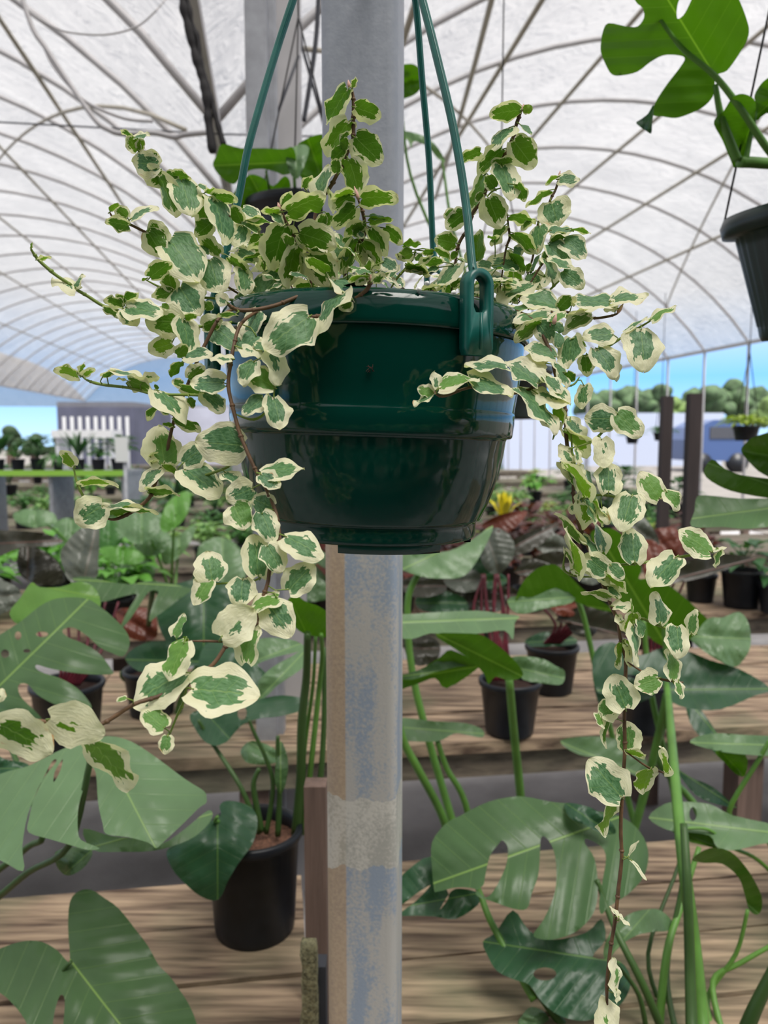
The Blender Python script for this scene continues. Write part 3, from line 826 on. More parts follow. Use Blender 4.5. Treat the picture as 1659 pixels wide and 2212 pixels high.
# --- right big monstera
c = P(1500, 2320, 1.0); c = Vector((c.x, .93, TOP))
pd = potted('potted_monstera', c, .1, .1, 'big monstera at lower right with thick upright stalks and a deeply split leaf', soilmat='bark_mulch')
for pts, w, mt in (
    ([(1510, 2330, .98), (1520, 2260, 1.08), (1500, 2050, 1.15), (1475, 1850, 1.2), (1458, 1680, 1.35), (1446, 1540, 1.6), (1440, 1478, 1.8)], 42, 'stem_green'),
    ([(1500, 2330, .98), (1495, 2260, 1.06), (1490, 2080, 1.12), (1484, 1900, 1.15), (1477, 1780, 1.2)], 34, 'stem_dark'),
    ([(1440, 2250, 1.12), (1390, 2130, 1.12), (1340, 2030, 1.15), (1310, 1960, 1.2), (1290, 1900, 1.22)], 20, 'stem_dark'),
    ([(1465, 2250, 1.12), (1440, 2100, 1.2), (1470, 1930, 1.25), (1480, 1850, 1.25)], 16, 'stem_dark'),
    ([(1420, 2260, 1.15), (1440, 2060, 1.2), (1470, 1960, 1.25), (1510, 1830, 1.3)], 22, 'stem_green'),
    ([(1540, 2230, 1.15), (1530, 2150, 1.2), (1590, 2060, 1.2), (1615, 1965, 1.2)], 14, 'stem_green'),
    ([(1560, 2230, 1.15), (1540, 2120, 1.2), (1600, 2080, 1.2), (1680, 2035, 1.2)], 16, 'stem_green'),
    ([(1600, 2260, 1.05), (1630, 2180, 1.05), (1690, 2060, 1.05)], 40, 'stem_dark'),
    ([(1400, 2250, 1.15), (1380, 2150, 1.15), (1330, 2080, 1.15)], 14, 'stem_dark'),
    ([(1155, 2160, 1.17), (1120, 2100, 1.2), (1060, 1990, 1.25), (1035, 1925, 1.28), (1005, 1860, 1.3)], 22, 'stem_green'),
    ([(1250, 2260, 1.15), (1190, 2180, 1.17), (1145, 2120, 1.17)], 28, 'stem_dark'),
    ([(1440, 2200, 1.2), (1400, 2060, 1.25), (1465, 1870, 1.35), (1470, 1800, 1.35)], 12, 'stem_dark')):
    stalk(pts, w, mt, pd)
broad([(938,1922),(933,1873),(933,1820),(962,1780),(996,1761),(1055,1732),(1123,1720),(1191,1732),(1240,1737),(1274,1751),(1318,1756),(1362,1776),(1391,1810),(1401,1849),(1391,1893),(1362,1927),(1338,1944),(1313,1961),(1299,1975),(1294,1950),(1302,1900),(1309,1854),(1299,1829),(1268,1812),(1264,1822),(1284,1854),(1291,1902),(1289,1951),(1274,1985),(1240,2015),(1191,2030),(1152,2022),(1172,1990),(1191,1951),(1201,1912),(1201,1863),(1193,1829),(1178,1808),(1168,1812),(1166,1854),(1162,1893),(1148,1932),(1138,1963),(1109,1963),(1060,1946),(1033,1937),(1028,1926),(1044,1912),(1048,1893),(1058,1850),(1076,1824),(1086,1816),(1097,1832),(1094,1866),(1080,1900),(1062,1930),(1046,1938),(1026,1920),(987,1917),(945,1926)],
      1.22, (1240, 1800), (960, 1900), 'mon_u', pd, gy=-.0006, dome=.12, step=10)
broad([(1043,2034),(1070,2015),(1108,1966),(1143,2010),(1191,2030),(1265,2015),(1299,1985),(1308,2030),(1280,2068),(1338,2076),(1362,2112),(1354,2151),(1322,2185),(1265,2205),(1211,2195),(1172,2166),(1143,2127),(1113,2117),(1074,2098),(1055,2068)],
      1.17, (1270, 2068), (1045, 2034), 'mon_dark', pd, gy=-.0006, dome=.06, holes=[ell(1177, 2104, 25, 14)], step=10)
broad([(1112,2230),(1130,2190),(1150,2175),(1180,2190),(1190,2230)], 1.15, (1180, 2220), (1120, 2200), 'mon_pale', pd)
broad([(862,1905),(880,1880),(930,1850),(950,1900),(970,1935),(950,1965),(975,1925),(1000,1920),(1035,1930),(1032,1955),(985,1985),(940,1980),(900,1978),(862,1976),(900,1945),(930,1912),(900,1930),(862,1955)], 1.3, (1030, 1930), (865, 1960), 'mon_dark', pd, gy=-.0006)
broad([(1338,1990),(1367,1971),(1400,1964),(1426,1966),(1452,1990),(1445,2010),(1410,2013),(1377,2020),(1343,2040),(1310,2075),(1304,2050),(1318,2015)], 1.2, (1400, 1968), (1320, 2060), 'mon_pale', pd, gy=-.0006)
broad([(1220,1735),(1262,1740),(1290,1752),(1320,1775),(1330,1800),(1300,1800),(1260,1780),(1230,1765)], 1.26, (1230, 1740), (1320, 1800), 'mon_dark', pd)

# --- right side leaves on thin stalks
c = P(1760, 2010, 1.45); c = Vector((c.x, 1.38, TOP))
pe = potted('potted_monstera', c, .1, .18, 'monstera off the right edge, holed pale leaf and curled dark leaf over the near bench')
for pts, w in (([(1720, 1930, 1.42), (1650, 1800, 1.42), (1610, 1790, 1.42), (1575, 1752, 1.42), (1640, 1640, 1.4), (1662, 1600, 1.4)], 15),
               ([(1730, 1950, 1.42), (1640, 1860, 1.38), (1580, 1830, 1.36), (1530, 1792, 1.35), (1478, 1790, 1.35)], 10)):
    stalk(pts, w, 'stem_green', pe)
broad([(1401,1766),(1435,1737),(1474,1732),(1533,1737),(1582,1761),(1680,1785),(1680,1815),(1640,1824),(1582,1837),(1548,1829),(1533,1805),(1479,1797),(1440,1792)], 1.35, (1680, 1800), (1402, 1766), 'mon_pale', pe, gy=-.0007, holes=[ell(1497, 1758, 8, 15)])
broad([(1445,1790),(1479,1797),(1533,1805),(1552,1832),(1520,1826),(1480,1815)], 1.36, (1450, 1790), (1550, 1830), 'mon_dark', pe, under=True)
broad([(1494,1856),(1533,1832),(1577,1839),(1611,1873),(1635,1912),(1646,1940),(1645,1965),(1635,1976),(1618,1965),(1608,1930),(1595,1895),(1560,1866),(1520,1864)], 1.2, (1500, 1855), (1635, 1970), 'mon_dark', pe, under=True, gy=.0004)
broad([(1491,1604),(1510,1590),(1550,1584),(1600,1587),(1680,1594),(1680,1630),(1611,1630),(1544,1621)], 1.4, (1680, 1610), (1491, 1604), 'mon_pale', pe, gy=-.0008)
broad([(1545,1622),(1610,1629),(1610,1675),(1590,1672),(1568,1650)], 1.42, (1560, 1625), (1605, 1675), 'mon_bright', pe, under=True, gy=.0005)
broad([(1460,1660),(1490,1678),(1540,1700),(1580,1735),(1590,1745),(1560,1740),(1520,1728),(1490,1705)], 1.45, (1460, 1660), (1590, 1745), 'mon_dark', pe)
broad([(1601,974),(1612,956),(1637,941),(1700,935),(1700,1035),(1650,1025),(1620,1000)], 1.3, (1700, 990), (1601, 974), 'mon_dark', pe, under=True, gy=.0005)
broad([(1520,1022),(1538,992),(1564,1011),(1601,1026),(1700,1042),(1700,1078),(1601,1066),(1550,1048)], 1.28, (1700, 1060), (1530, 1000), 'mon_dark', pe, under=True, gy=.0005)
broad([(1494,1138),(1500,1105),(1505,1074),(1527,1070),(1601,1077),(1720,1080),(1720,1125),(1620,1142),(1560,1138)], 1.26, (1720, 1090), (1496, 1120), 'mon_pale', pe, gy=-.0008, dome=.02)
stalk([(1720, 1880, 1.42), (1780, 1500, 1.35), (1740, 1150, 1.28), (1700, 1070, 1.28)], 14, 'stem_green', pe)

# --- monstera behind the post, right side
c, D2 = pot_at(960, 1620, .1, .2, TOP)
c = Vector((P(930, 1700, 1.95).x, 1.95, .02))
pf = potted('potted_monstera', c, .14, .26, 'monstera standing on the floor behind the grey post, wide pale and bright underside leaves', soilmat='bark_mulch')
for pts, w, mt in (([(985, 1900, 1.9), (960, 1775, 1.85), (905, 1665, 1.8), (868, 1590, 1.78), (850, 1480, 1.75), (860, 1400, 1.72)], 19, 'stem_green'),
                   ([(1040, 1900, 1.9), (1005, 1735, 1.85), (965, 1660, 1.85), (944, 1598, 1.85)], 15, 'stem_green'),
                   ([(1140, 1900, 1.9), (1124, 1715, 1.85), (1112, 1600, 1.8), (1100, 1468, 1.72)], 20, 'stem_green'),
                   ([(1000, 1850, 1.95), (900, 1500, 2.0), (880, 1310, 2.0), (905, 1238, 2.0)], 18, 'stem_green'),):
    stalk(pts, w, mt, pf, taper=.8)
broad([(850,1332),(895,1326),(935,1323),(1030,1319),(1085,1326),(1122,1331),(1112,1345),(1108,1382),(1090,1362),(1040,1368),(975,1372),(930,1368),(890,1380),(850,1372)], 1.72, (850, 1345), (1120, 1335), 'mon_pale', pf, gy=-.0012, gx=.0002, dome=.03)
broad([(940,1370),(1005,1368),(1040,1372),(1070,1390),(1105,1420),(1127,1447),(1127,1463),(1100,1470),(1070,1462),(1055,1478),(1045,1455),(1015,1425),(980,1400)], 1.71, (945, 1370), (1127, 1460), 'mon_bright', pf, under=True, gy=.0004)
broad([(850,1462),(900,1450),(950,1420),(975,1404),(1030,1433),(1028,1447),(965,1487),(940,1465),(900,1478),(850,1492)], 1.75, (1030, 1440), (850, 1470), 'mon_bright', pf, under=True, gy=.0004)
broad([(860,1462),(910,1445),(960,1418),(985,1408),(1030,1436),(990,1440),(940,1452),(890,1468)], 1.73, (1030, 1440), (860, 1462), 'mon_u', pf, gy=-.0008)
broad([(1105,1420),(1140,1418),(1175,1424),(1200,1438),(1220,1450),(1215,1477),(1185,1478),(1130,1468),(1118,1440)], 1.74, (1105, 1440), (1218, 1465), 'mon_pale', pf, gy=-.0008)
broad([(850,1552),(940,1558),(1005,1562),(1042,1576),(1042,1593),(1005,1587),(980,1585),(940,1602),(850,1594)], 1.85, (850, 1570), (1042, 1585), 'mon_pale', pf, gy=-.001)
broad([(850,1202),(908,1195),(970,1190),(1019,1166),(1065,1135),(1048,1180),(1019,1228),(995,1247),(956,1250),(908,1245),(850,1222)], 2.0, (880, 1225), (1065, 1137), 'mon_pale', pf, gy=-.0008)

# --- monstera right, behind the vine
c = Vector((P(1460, 1700, 2.0).x, 2.0, .02))
ph = potted('potted_monstera', c, .14, .26, 'monstera on the floor behind the right trailing vine with broad dark green leaves')
for pts, w in (([(1480, 1900, 2.0), (1510, 1760, 1.98), (1420, 1640, 1.95), (1445, 1530, 1.9), (1440, 1420, 1.9), (1435, 1340, 1.9)], 16),
               ([(1340, 1900, 2.0), (1390, 1720, 1.95), (1420, 1600, 1.92), (1440, 1500, 1.9)], 20),
               ([(1500, 1900, 2.0), (1420, 1560, 1.95), (1400, 1450, 2.0), (1390, 1340, 2.0)], 14),
               ([(1400, 1900, 2.0), (1300, 1500, 2.05), (1260, 1330, 2.05), (1240, 1290, 2.0)], 14)):
    stalk(pts, w, 'stem_green', ph, taper=.8)
broad([(1115,1290),(1128,1260),(1150,1235),(1175,1222),(1200,1220),(1225,1238),(1262,1275),(1310,1305),(1320,1322),(1270,1310),(1235,1295),(1200,1275),(1150,1292),(1118,1299)], 1.95, (1310, 1315), (1118, 1290), 'mon_bright', ph, under=True, gy=.0004)
broad([(1096,1296),(1115,1288),(1150,1290),(1200,1270),(1240,1282),(1235,1302),(1180,1314),(1130,1326),(1105,1317)], 1.93, (1240, 1290), (1098, 1300), 'mon_pale', ph, gy=-.0006)
broad([(1275,1155),(1300,1142),(1330,1145),(1360,1175),(1385,1225),(1380,1250),(1400,1250),(1440,1262),(1475,1288),(1510,1320),(1546,1363),(1490,1382),(1430,1395),(1380,1352),(1330,1292),(1300,1222)], 1.98, (1440, 1395), (1290, 1148), 'mon_bright', ph, under=True, gy=.0005, gx=-.0002)
broad([(1500,1372),(1530,1336),(1560,1334),(1597,1322),(1618,1349),(1621,1397),(1602,1430),(1582,1440),(1534,1416),(1494,1384)], 1.88, (1500, 1375), (1618, 1380), 'mon_pale', ph, gy=-.0007)
broad([(1284,1410),(1322,1387),(1380,1416),(1438,1397),(1490,1408),(1534,1426),(1597,1445),(1665,1488),(1630,1503),(1558,1532),(1500,1532),(1452,1517),(1433,1483),(1375,1459),(1332,1464),(1300,1500),(1281,1470)], 1.86, (1440, 1490), (1660, 1488), 'mon_dark', ph, gy=-.0009)
broad([(1282,1470),(1300,1440),(1340,1455),(1380,1470),(1420,1490),(1400,1510),(1350,1525),(1300,1530)], 1.92, (1400, 1500), (1285, 1480), 'mon_dark', ph, gy=-.0007)
broad([(1210,1600),(1280,1590),(1340,1600),(1390,1630),(1400,1680),(1360,1670),(1310,1640),(1250,1630)], 1.9, (1215, 1605), (1400, 1680), 'mon_pale', ph, gy=-.0008)
broad([(1480,1500),(1520,1540),(1560,1600),(1600,1650),(1560,1640),(1520,1600),(1490,1560)], 2.1, (1480, 1505), (1600, 1650), 'mon_dark', ph)

# --- top right hanging monstera, undersides against the light
Dq = 1.12
cq = P(1752, 600, 1.2); Rq = Matrix.Rotation(math.radians(4), 3, 'X') @ Matrix.Rotation(math.radians(-9), 3, 'Y')
zq = P(1640, 728, 1.14).z
bq = Vector((P(1776, 700, 1.2).x, 1.2, zq + .014))
pq = empty('hanging_monstera', bq, 'hanging dark green ribbed pot at right edge with a huge monstera leaf above', 'hanging plant')
m = MB(); R0, H0 = .112, .192
prof = [(0, .004), (R0 * .74, 0), (R0 * .76, .006), (R0 * .78, .02), (R0 * .80, .022), (R0 * .98, H0 - .03), (R0 + .004, H0 - .028), (R0 + .016, H0 - .026), (R0 + .018, H0 - .012), (R0 + .012, H0), (R0 + .002, H0), (R0 - .006, H0 - .01), (R0 - .01, H0 - .04)]
nn = 144; v, f = [], []
for (r, z) in prof:
    for j in range(nn):
        q = 2 * math.pi * j / nn
        k = r - (.0016 * (.5 + .5 * math.cos(q * 36)) if .03 > 0 and .02 < z < H0 - .03 else 0)
        v.append(bq + Rq @ Vector((k * math.cos(q), k * math.sin(q), z)))
for i in range(len(prof) - 1):
    for j in range(nn): f.append((i * nn + j, i * nn + (j + 1) % nn, (i + 1) * nn + (j + 1) % nn, (i + 1) * nn + j))
# ribs need rings along the wall
def ribbed(m, c, R, H, rot, n=144, ribs=36, k=9):
    v, f = [], []
    pr = [(0, .004), (R * .74, 0), (R * .77, .008), (R * .78, .022)]
    pr += [(R * (.79 + .19 * i / k), .024 + (H - .056) * i / k) for i in range(k + 1)]
    w0, w1 = 4, 4 + k
    pr += [(R + .004, H - .030), (R + .016, H - .028), (R + .018, H - .012), (R + .012, H), (R + .002, H), (R - .006, H - .01), (R - .010, H - .04)]
    for i, (r, z) in enumerate(pr):
        for j in range(n):
            q = 2 * math.pi * j / n
            rr_ = r - (.0022 * (.5 + .5 * math.cos(q * ribs)) if w0 <= i <= w1 else 0)
            v.append(c + rot @ Vector((rr_ * math.cos(q), rr_ * math.sin(q), z)))
    for i in range(len(pr) - 1):
        for j in range(n): f.append((i * n + j, i * n + (j + 1) % n, (i + 1) * n + (j + 1) % n, (i + 1) * n + j))
    m.add(v, f)
m = MB(); ribbed(m, bq, R0, H0, Rq); m.build('pot', M['ribbed_pot'], pq)
m = MB(); soil_mesh(m, bq, R0 - .012, H0 - .035, rot=Rq); m.build('soil', M['soil'], pq)
apx = bq + Rq @ Vector((0, 0, H0 + .42))
for k in range(3):
    q = math.radians(165 + 120 * k)
    e = bq + Rq @ Vector(((R0 + .012) * math.cos(q), (R0 + .012) * math.sin(q), H0 - .004))
    MB().tube([e, apx], .0016, 6).build('hanger_wire', M['cord'], pq)
MB().tube([apx, apx + Vector((0, 0, .6)), Vector((apx.x, apx.y, 4.6))], .002, 6).build('suspension_wire', M['cord'], pq)
broad([(1371,0),(1388,17),(1391,38),(1377,57),(1353,57),(1314,50),(1302,69),(1298,93),(1298,113),(1309,141),(1322,161),(1343,163),(1377,155),(1405,134),(1432,120),(1460,119),(1479,125),(1470,144),(1443,179),(1422,210),(1412,230),(1408,248),(1432,252),(1460,255),(1487,247),(1515,234),(1535,216),(1544,196),(1544,172),(1552,160),(1570,153),(1590,127),(1611,93),(1618,69),(1614,45),(1597,0),(1570,-50),(1480,-80),(1350,-60)],
      Dq, (1545, 165), (1400, -70), 'mon_bright', pq, under=True, gy=.0006, dome=.08, holes=[[(1463,40),(1463,14),(1472,-7),(1494,-7),(1487,14),(1476,33)]], step=9)
broad([(1411,226),(1400,245),(1385,257),(1374,265),(1384,275),(1396,283),(1407,288),(1409,262),(1412,244)], Dq - .01, (1412, 235), (1400, 285), 'mon_dark', pq, under=False)
broad([(1542,268),(1550,250),(1563,240),(1583,210),(1607,203),(1632,220),(1628,268),(1618,330),(1590,364),(1577,343),(1560,302)], Dq + .06, (1612, 300), (1590, 364), 'mon_bright', pq, under=True, gy=.0006)
broad([(1630,205),(1645,180),(1665,165),(1700,150),(1700,235),(1655,245),(1634,260),(1632,225)], Dq + .04, (1700, 190), (1634, 250), 'mon_bright', pq, under=True, gy=.0006)
stalk([(1690, 360, Dq + .06), (1650, 310, Dq + .03), (1600, 235, Dq + .01), (1545, 165, Dq - .01), (1480, 110, Dq - .015), (1440, 62, Dq - .02), (1410, 15, Dq - .025)], 17, 'stem_green', pq, taper=.35)
stalk([(1592, 345, Dq + .06), (1575, 300, Dq + .05), (1556, 245, Dq + .04), (1545, 182, Dq + .03)], 22, 'stem_green', pq, name='leaf_sheath', taper=.5)
stalk([(1612, 345, Dq + .06), (1620, 300, Dq + .06), (1630, 250, Dq + .05), (1625, 215, Dq + .05)], 12, 'stem_green', pq)
stalk([(1597, 350, Dq + .06), (1640, 352, Dq + .07), (1690, 362, Dq + .08), (1720, 420, Dq + .1)], 24, 'stem_green', pq, name='main_stem', taper=1)

# --- hanging monstera behind the basket, left of the grey post
cb = P(650, 560, 1.9)
pr_ = empty('hanging_monstera', cb, 'hanging monstera in a black pot directly behind the variegated plant, left of the post', 'hanging plant')
m = MB(); pot_mesh(m, cb, .13, .125, taper=.75); m.build('pot', M['black_pot'], pr_)
m = MB(); soil_mesh(m, cb, .122, .1); m.build('soil', M['soil'], pr_)
apx = cb + Vector((0, 0, .55))
for k in range(3):
    q = math.radians(30 + 120 * k); MB().tube([cb + Vector((.13 * math.cos(q), .13 * math.sin(q), .12)), apx], .002, 5).build('hanger_wire', M['cord'], pr_)
MB().tube([apx, Vector((apx.x, apx.y, 3.1))], .002, 5).build('suspension_wire', M['cord'], pr_)
broad([(460,358),(468,335),(480,311),(520,320),(570,320),(612,322),(632,318),(640,345),(630,372),(612,378),(600,373),(570,365),(540,368),(520,382),(505,398),(480,385)], 1.75, (630, 350), (462, 358), 'mon_bright', pr_, under=True, gy=.0006)
broad([(500,440),(515,402),(540,377),(570,385),(590,402),(615,380),(628,400),(620,450),(600,500),(540,500)], 1.85, (600, 490), (540, 380), 'mon_bright', pr_, under=True, gy=.0004)
broad([(640,320),(662,300),(690,290),(712,295),(735,320),(730,365),(700,405),(670,400),(648,380)], 1.8, (700, 400), (665, 300), 'mon_bright', pr_, under=True, gy=.0004)
broad([(618,335),(632,318),(655,312),(668,322),(660,350),(645,385),(630,380),(622,360)], 1.72, (640, 320), (640, 385), 'mon_pale', pr_)
stalk([(640, 500, 1.9), (605, 450, 1.85), (585, 420, 1.82), (575, 370, 1.75)], 8, 'stem_green', pr_)
stalk([(650, 500, 1.9), (640, 440, 1.82), (636, 390, 1.76), (634, 350, 1.74)], 9, 'stem_green', pr_)

# --- hanging plant behind the post, right: one round leaf and one thin one
cb = P(1075, 905, 2.3)
ps = empty('hanging_plant', cb, 'hanging dark green pot behind the basket, its round leaves beside the grey post', 'hanging plant')
m = MB(); pot_mesh(m, cb, .155, .15, taper=.8); m.build('pot', M['ribbed_pot'], ps)
m = MB(); soil_mesh(m, cb, .145, .12); m.build('soil', M['soil'], ps)
apx = cb + Vector((0, 0, .75))
for k in range(3):
    q = math.radians(80 + 120 * k); MB().tube([cb + Vector((.15 * math.cos(q), .15 * math.sin(q), .14)), apx], .002, 5).build('hanger_wire', M['cord'], ps)
MB().tube([apx, Vector((apx.x, apx.y, 3.6))], .002, 5).build('suspension_wire', M['cord'], ps)
broad([(855,150),(880,138),(900,142),(912,160),(908,192),(885,210),(855,208)], 2.1, (858, 180), (912, 170), 'mon_bright', ps, under=True, gy=.0005)
broad([(862,282),(900,288),(930,302),(950,325),(962,350),(945,342),(925,318),(895,305),(888,320),(880,302),(862,296)], 2.2, (962, 350), (862, 288), 'mon_pale', ps)
stalk([(1040, 700, 2.3), (980, 500, 2.2), (960, 380, 2.2), (955, 345, 2.2)], 7, 'stem_green', ps)
stalk([(1030, 700, 2.3), (900, 420, 2.2), (870, 260, 2.15), (872, 200, 2.1)], 7, 'stem_green', ps)

# ================================================================ DARK PHILODENDRONS AND BLACK POTS ON BENCH TWO
def shelf(name, px, py, wpx, hratio, label, fol=None, **kw):
    r0 = .08
    for _ in range(6):
        c, D = pot_at(px, py, r0, 1)
        r0 = wpx / 2 / F * D
    return potted(name, c, r0, r0 * 2 * hratio, label, **kw), c, D, r0
pA, cA, DA, rA = shelf('potted_philodendron', 1100, 1600, 132, .92, 'middle black pot on second bench with dark red stalks rising behind the bright leaf')
pB, cB, DB, rB = shelf('potted_philodendron', 1190, 1508, 112, .95, 'black pot behind and right of the middle one, topped by a flat grey-green leaf')
pC, cC, DC, rC = shelf('potted_philodendron', 1392, 1592, 112, 1.0, 'black pot half hidden behind the right trailing vine')
pL, cL, DL, rL = shelf('potted_philodendron', 152, 1640, 152, 1.0, 'black pot at left behind the split monstera leaf, with thin red stalks')
pL2, cL2, DL2, rL2 = shelf('potted_philodendron', 445, 1760, 80, 1.0, 'small dark pot low behind the heart-shaped leaf', z0=0) if False else (None,) * 4
broad([(1136,1382),(1170,1366),(1210,1368),(1245,1380),(1240,1392),(1190,1396),(1140,1396)], DB, (1140, 1388), (1245, 1382), 'mon_dark', pB, gy=-.002)
for i in range(9):
    x = 1036 + i * 7 + RND.uniform(-4, 4)
    stalk([(1090 + (i - 5) * 5, 1470, DA), (x + RND.uniform(-8, 30), 1400, DA + .02), (x + RND.uniform(-14, 14), 1320, DA + .05), (x - 5 + RND.uniform(-25, 25), 1240, DA + .08)], 8, 'stem_red', pA, taper=.7)
for i in range(7):
    stalk([(1190 + (i - 3) * 5, 1392, DB), (1200 + i * 12, 1350, DB - .03), (1160 + i * 35, 1300 + i * 14, DB - .05)], 7, 'stem_red', pB, taper=.7)
for i in range(8):
    stalk([(150 + (i - 4) * 6, 1480, DL), (130 + i * 10, 1440, DL), (90 + i * 20, 1380, DL + .05), (60 + i * 28, 1300, DL + .1)], 8, 'stem_red', pL, taper=.7)
broad([(-30,1150),(20,1146),(52,1147),(95,1152),(137,1168),(108,1180),(52,1182),(26,1190),(-30,1208)], DL, (-30, 1175), (137, 1168), 'phil_dark', pL)
broad([(43,1180),(65,1178),(87,1186),(122,1210),(143,1255),(100,1266),(65,1258),(38,1230)], DL + .05, (60, 1260), (60, 1180), 'phil_dark', pL)
broad([(130,1195),(145,1170),(165,1148),(190,1134),(212,1126),(215,1160),(212,1215),(208,1247),(156,1258),(138,1230)], DL - .05, (180, 1258), (210, 1128), 'phil_grey', pL)
broad([(-30,1240),(10,1255),(38,1270),(45,1290),(20,1318),(-30,1330)], DL - .05, (-30, 1290), (45, 1285), 'phil_grey', pL)
broad([(250,1320),(290,1312),(330,1318),(340,1350),(335,1380),(290,1382),(262,1360)], DL + .1, (260, 1330), (335, 1375), 'phil_red', pL)
broad([(1040,1136),(1058,1122),(1077,1113),(1110,1105),(1139,1105),(1125,1127),(1095,1152),(1065,1150)], DA + .15, (1045, 1135), (1139, 1106), 'phil_red', pA)
broad([(1040,1160),(1055,1143),(1077,1141),(1100,1155),(1112,1180),(1106,1209),(1080,1240),(1055,1235),(1038,1205)], DA + .1, (1050, 1150), (1080, 1240), 'phil_grey', pA)
broad([(1075,1200),(1100,1172),(1135,1152),(1168,1141),(1210,1128),(1185,1162),(1150,1188),(1115,1200)], DA + .12, (1080, 1198), (1208, 1130), 'phil_dark', pA)
broad([(1110,1235),(1150,1205),(1200,1190),(1260,1195),(1290,1210),(1250,1230),(1200,1240),(1150,1245)], DB, (1290, 1210), (1112, 1238), 'phil_dark', pB)
broad([(1150,1170),(1180,1150),(1215,1160),(1240,1190),(1215,1200),(1175,1195)], DB + .1, (1155, 1180), (1240, 1188), 'phil_grey', pB)
broad([(1404,1150),(1430,1140),(1462,1142),(1482,1172),(1475,1200),(1455,1212),(1428,1185)], DC + .1, (1410, 1150), (1460, 1210), 'phil_red', pC)
broad([(1345,1130),(1362,1110),(1385,1112),(1410,1140),(1425,1175),(1400,1180),(1368,1160)], DC + .05, (1350, 1125), (1422, 1175), 'phil_grey', pC)
broad([(1415,1262),(1445,1236),(1480,1215),(1520,1202),(1560,1195),(1635,1207),(1590,1222),(1540,1240),(1480,1256)], DC - .05, (1420, 1260), (1632, 1207), 'phil_dark', pC)
broad([(1380,1180),(1400,1165),(1425,1180),(1440,1230),(1430,1275),(1400,1262)], DC - .02, (1395, 1170), (1430, 1272), 'phil_red', pC)
broad([(1200,1340),(1250,1310),(1300,1310),(1350,1340),(1380,1380),(1330,1370),(1280,1355)], DC, (1205, 1338), (1380, 1380), 'phil_dark', pC)
for q in ((1300, 1480), (1350, 1440), (1420, 1420), (1450, 1480), (1500, 1560)):
    pass
for i in range(6):
    stalk([(1392 + (i - 3) * 6, 1480, DC), (1390 + i * 8, 1400, DC), (1370 + i * 18, 1300, DC), (1380 + i * 22, 1230, DC)], 7, 'stem_red', pC, taper=.7)
for i in range(5):
    broad([(x + dx, y + dy) for (dx, dy) in ((0, 0), (25, -22), (60, -26), (85, -5), (70, 18), (35, 24), (8, 18))] if False else
          [(920 + i * 30 + dx, 1255 + (i % 3) * 32 + dy) for (dx, dy) in ((0, 0), (25, -18), (60, -22), (88, -2), (66, 16), (35, 22), (8, 16))], DA + .2 + .05 * i, (920 + i * 30, 1255 + (i % 3) * 32), (1005 + i * 30, 1253 + (i % 3) * 32), ('phil_dark', 'phil_grey', 'phil_dark', 'mon_dark', 'phil_dark')[i], pA)

# fingered and extra leaves of a philodendron at mid left
cM, DM = pot_at(330, 1560, .1, .2)
pM = potted('potted_philodendron', cM, .09, .16, 'fingered blue-green philodendron on second bench between the two left pots', soilmat='soil')
broad([(155,1250),(190,1246),(230,1255),(280,1262),(330,1255),(400,1268),(412,1275),(380,1300),(340,1330),(322,1342),(330,1305),(342,1278),(322,1278),(300,1310),(275,1345),(260,1357),(275,1320),(296,1284),(260,1290),(215,1300),(195,1270)], 1.9, (330, 1262), (160, 1252), 'mon_u', pM, gy=-.0008)
broad([(345,1280),(385,1260),(440,1250),(490,1262),(530,1300),(540,1360),(510,1420),(450,1445),(390,1425),(350,1370),(338,1320)], 2.0, (440, 1260), (440, 1445), 'mon_dark', pM, gy=-.0006)
broad([(270,1420),(310,1390),(370,1385),(420,1400),(455,1430),(410,1440),(350,1452),(300,1450)], 1.95, (455, 1430), (272, 1425), 'mon_dark', pM, gy=-.0008)
stalk([(330, 1500, DM), (335, 1440, DM), (320, 1380, DM), (330, 1270, 1.95)], 16, 'stem_dark', pM)
stalk([(380, 1560, DM), (395, 1500, DM), (425, 1440, DM), (440, 1400, DM)], 16, 'stem_dark', pM)
stalk([(350, 1520, DM), (270, 1470, DM), (262, 1450, DM)], 10, 'stem_dark', pM)

# ================================================================ BUSHY PLANTS IN THE DISTANCE (prototypes, then copies)
def foliage(c, n, R, H, L, Wd, mat, parent, droop=.5, upright=0.0, seed=1):
    r = random.Random(seed); m = MB()
    for k in range(n):
        az = r.uniform(0, 2 * math.pi); el = r.uniform(.15, 1.35) if not upright else r.uniform(.9, 1.5)
        d = Vector((math.cos(az), math.sin(az), 0)); rad = R * r.uniform(.15, 1) * math.cos(el) * 1.3
        base = Vector(c) + d * rad + Vector((0, 0, H * (.35 + .65 * math.sin(el)) * r.uniform(.6, 1)))
        l = L * r.uniform(.7, 1.2); w = Wd * r.uniform(.7, 1.2)
        side = Vector((-d.y, d.x, 0)); out = (d * math.cos(el * .5) + Vector((0, 0, math.sin(el * .5) if not upright else 1.4))).normalized()
        v, uv = [], []
        prof = (.25, .75, 1, .8, .4, .03)
        for i, q in enumerate(prof):
            t = i / 5
            p = base + out * l * t + Vector((0, 0, -droop * l * t * t))
            for s in (-1, 0, 1):
                v.append(p + side * (s * w * q * .5) + Vector((0, 0, abs(s) * w * .12 * q))); uv.append((t + .001, s * q * .5 * w / l))
        f = []
        for i in range(5):
            for s in (0, 1): f.append((i * 3 + s, i * 3 + s + 1, i * 3 + s + 4, i * 3 + s + 3))
        m.add(v, f, uv)
        if k < n * .5:
            b0 = Vector(c) + Vector((0, 0, .02)); m.add(*tube_vf([b0, (b0 + base) / 2 + Vector((0, 0, .02)), base], .003))
    return m.build('foliage', M[mat], parent)
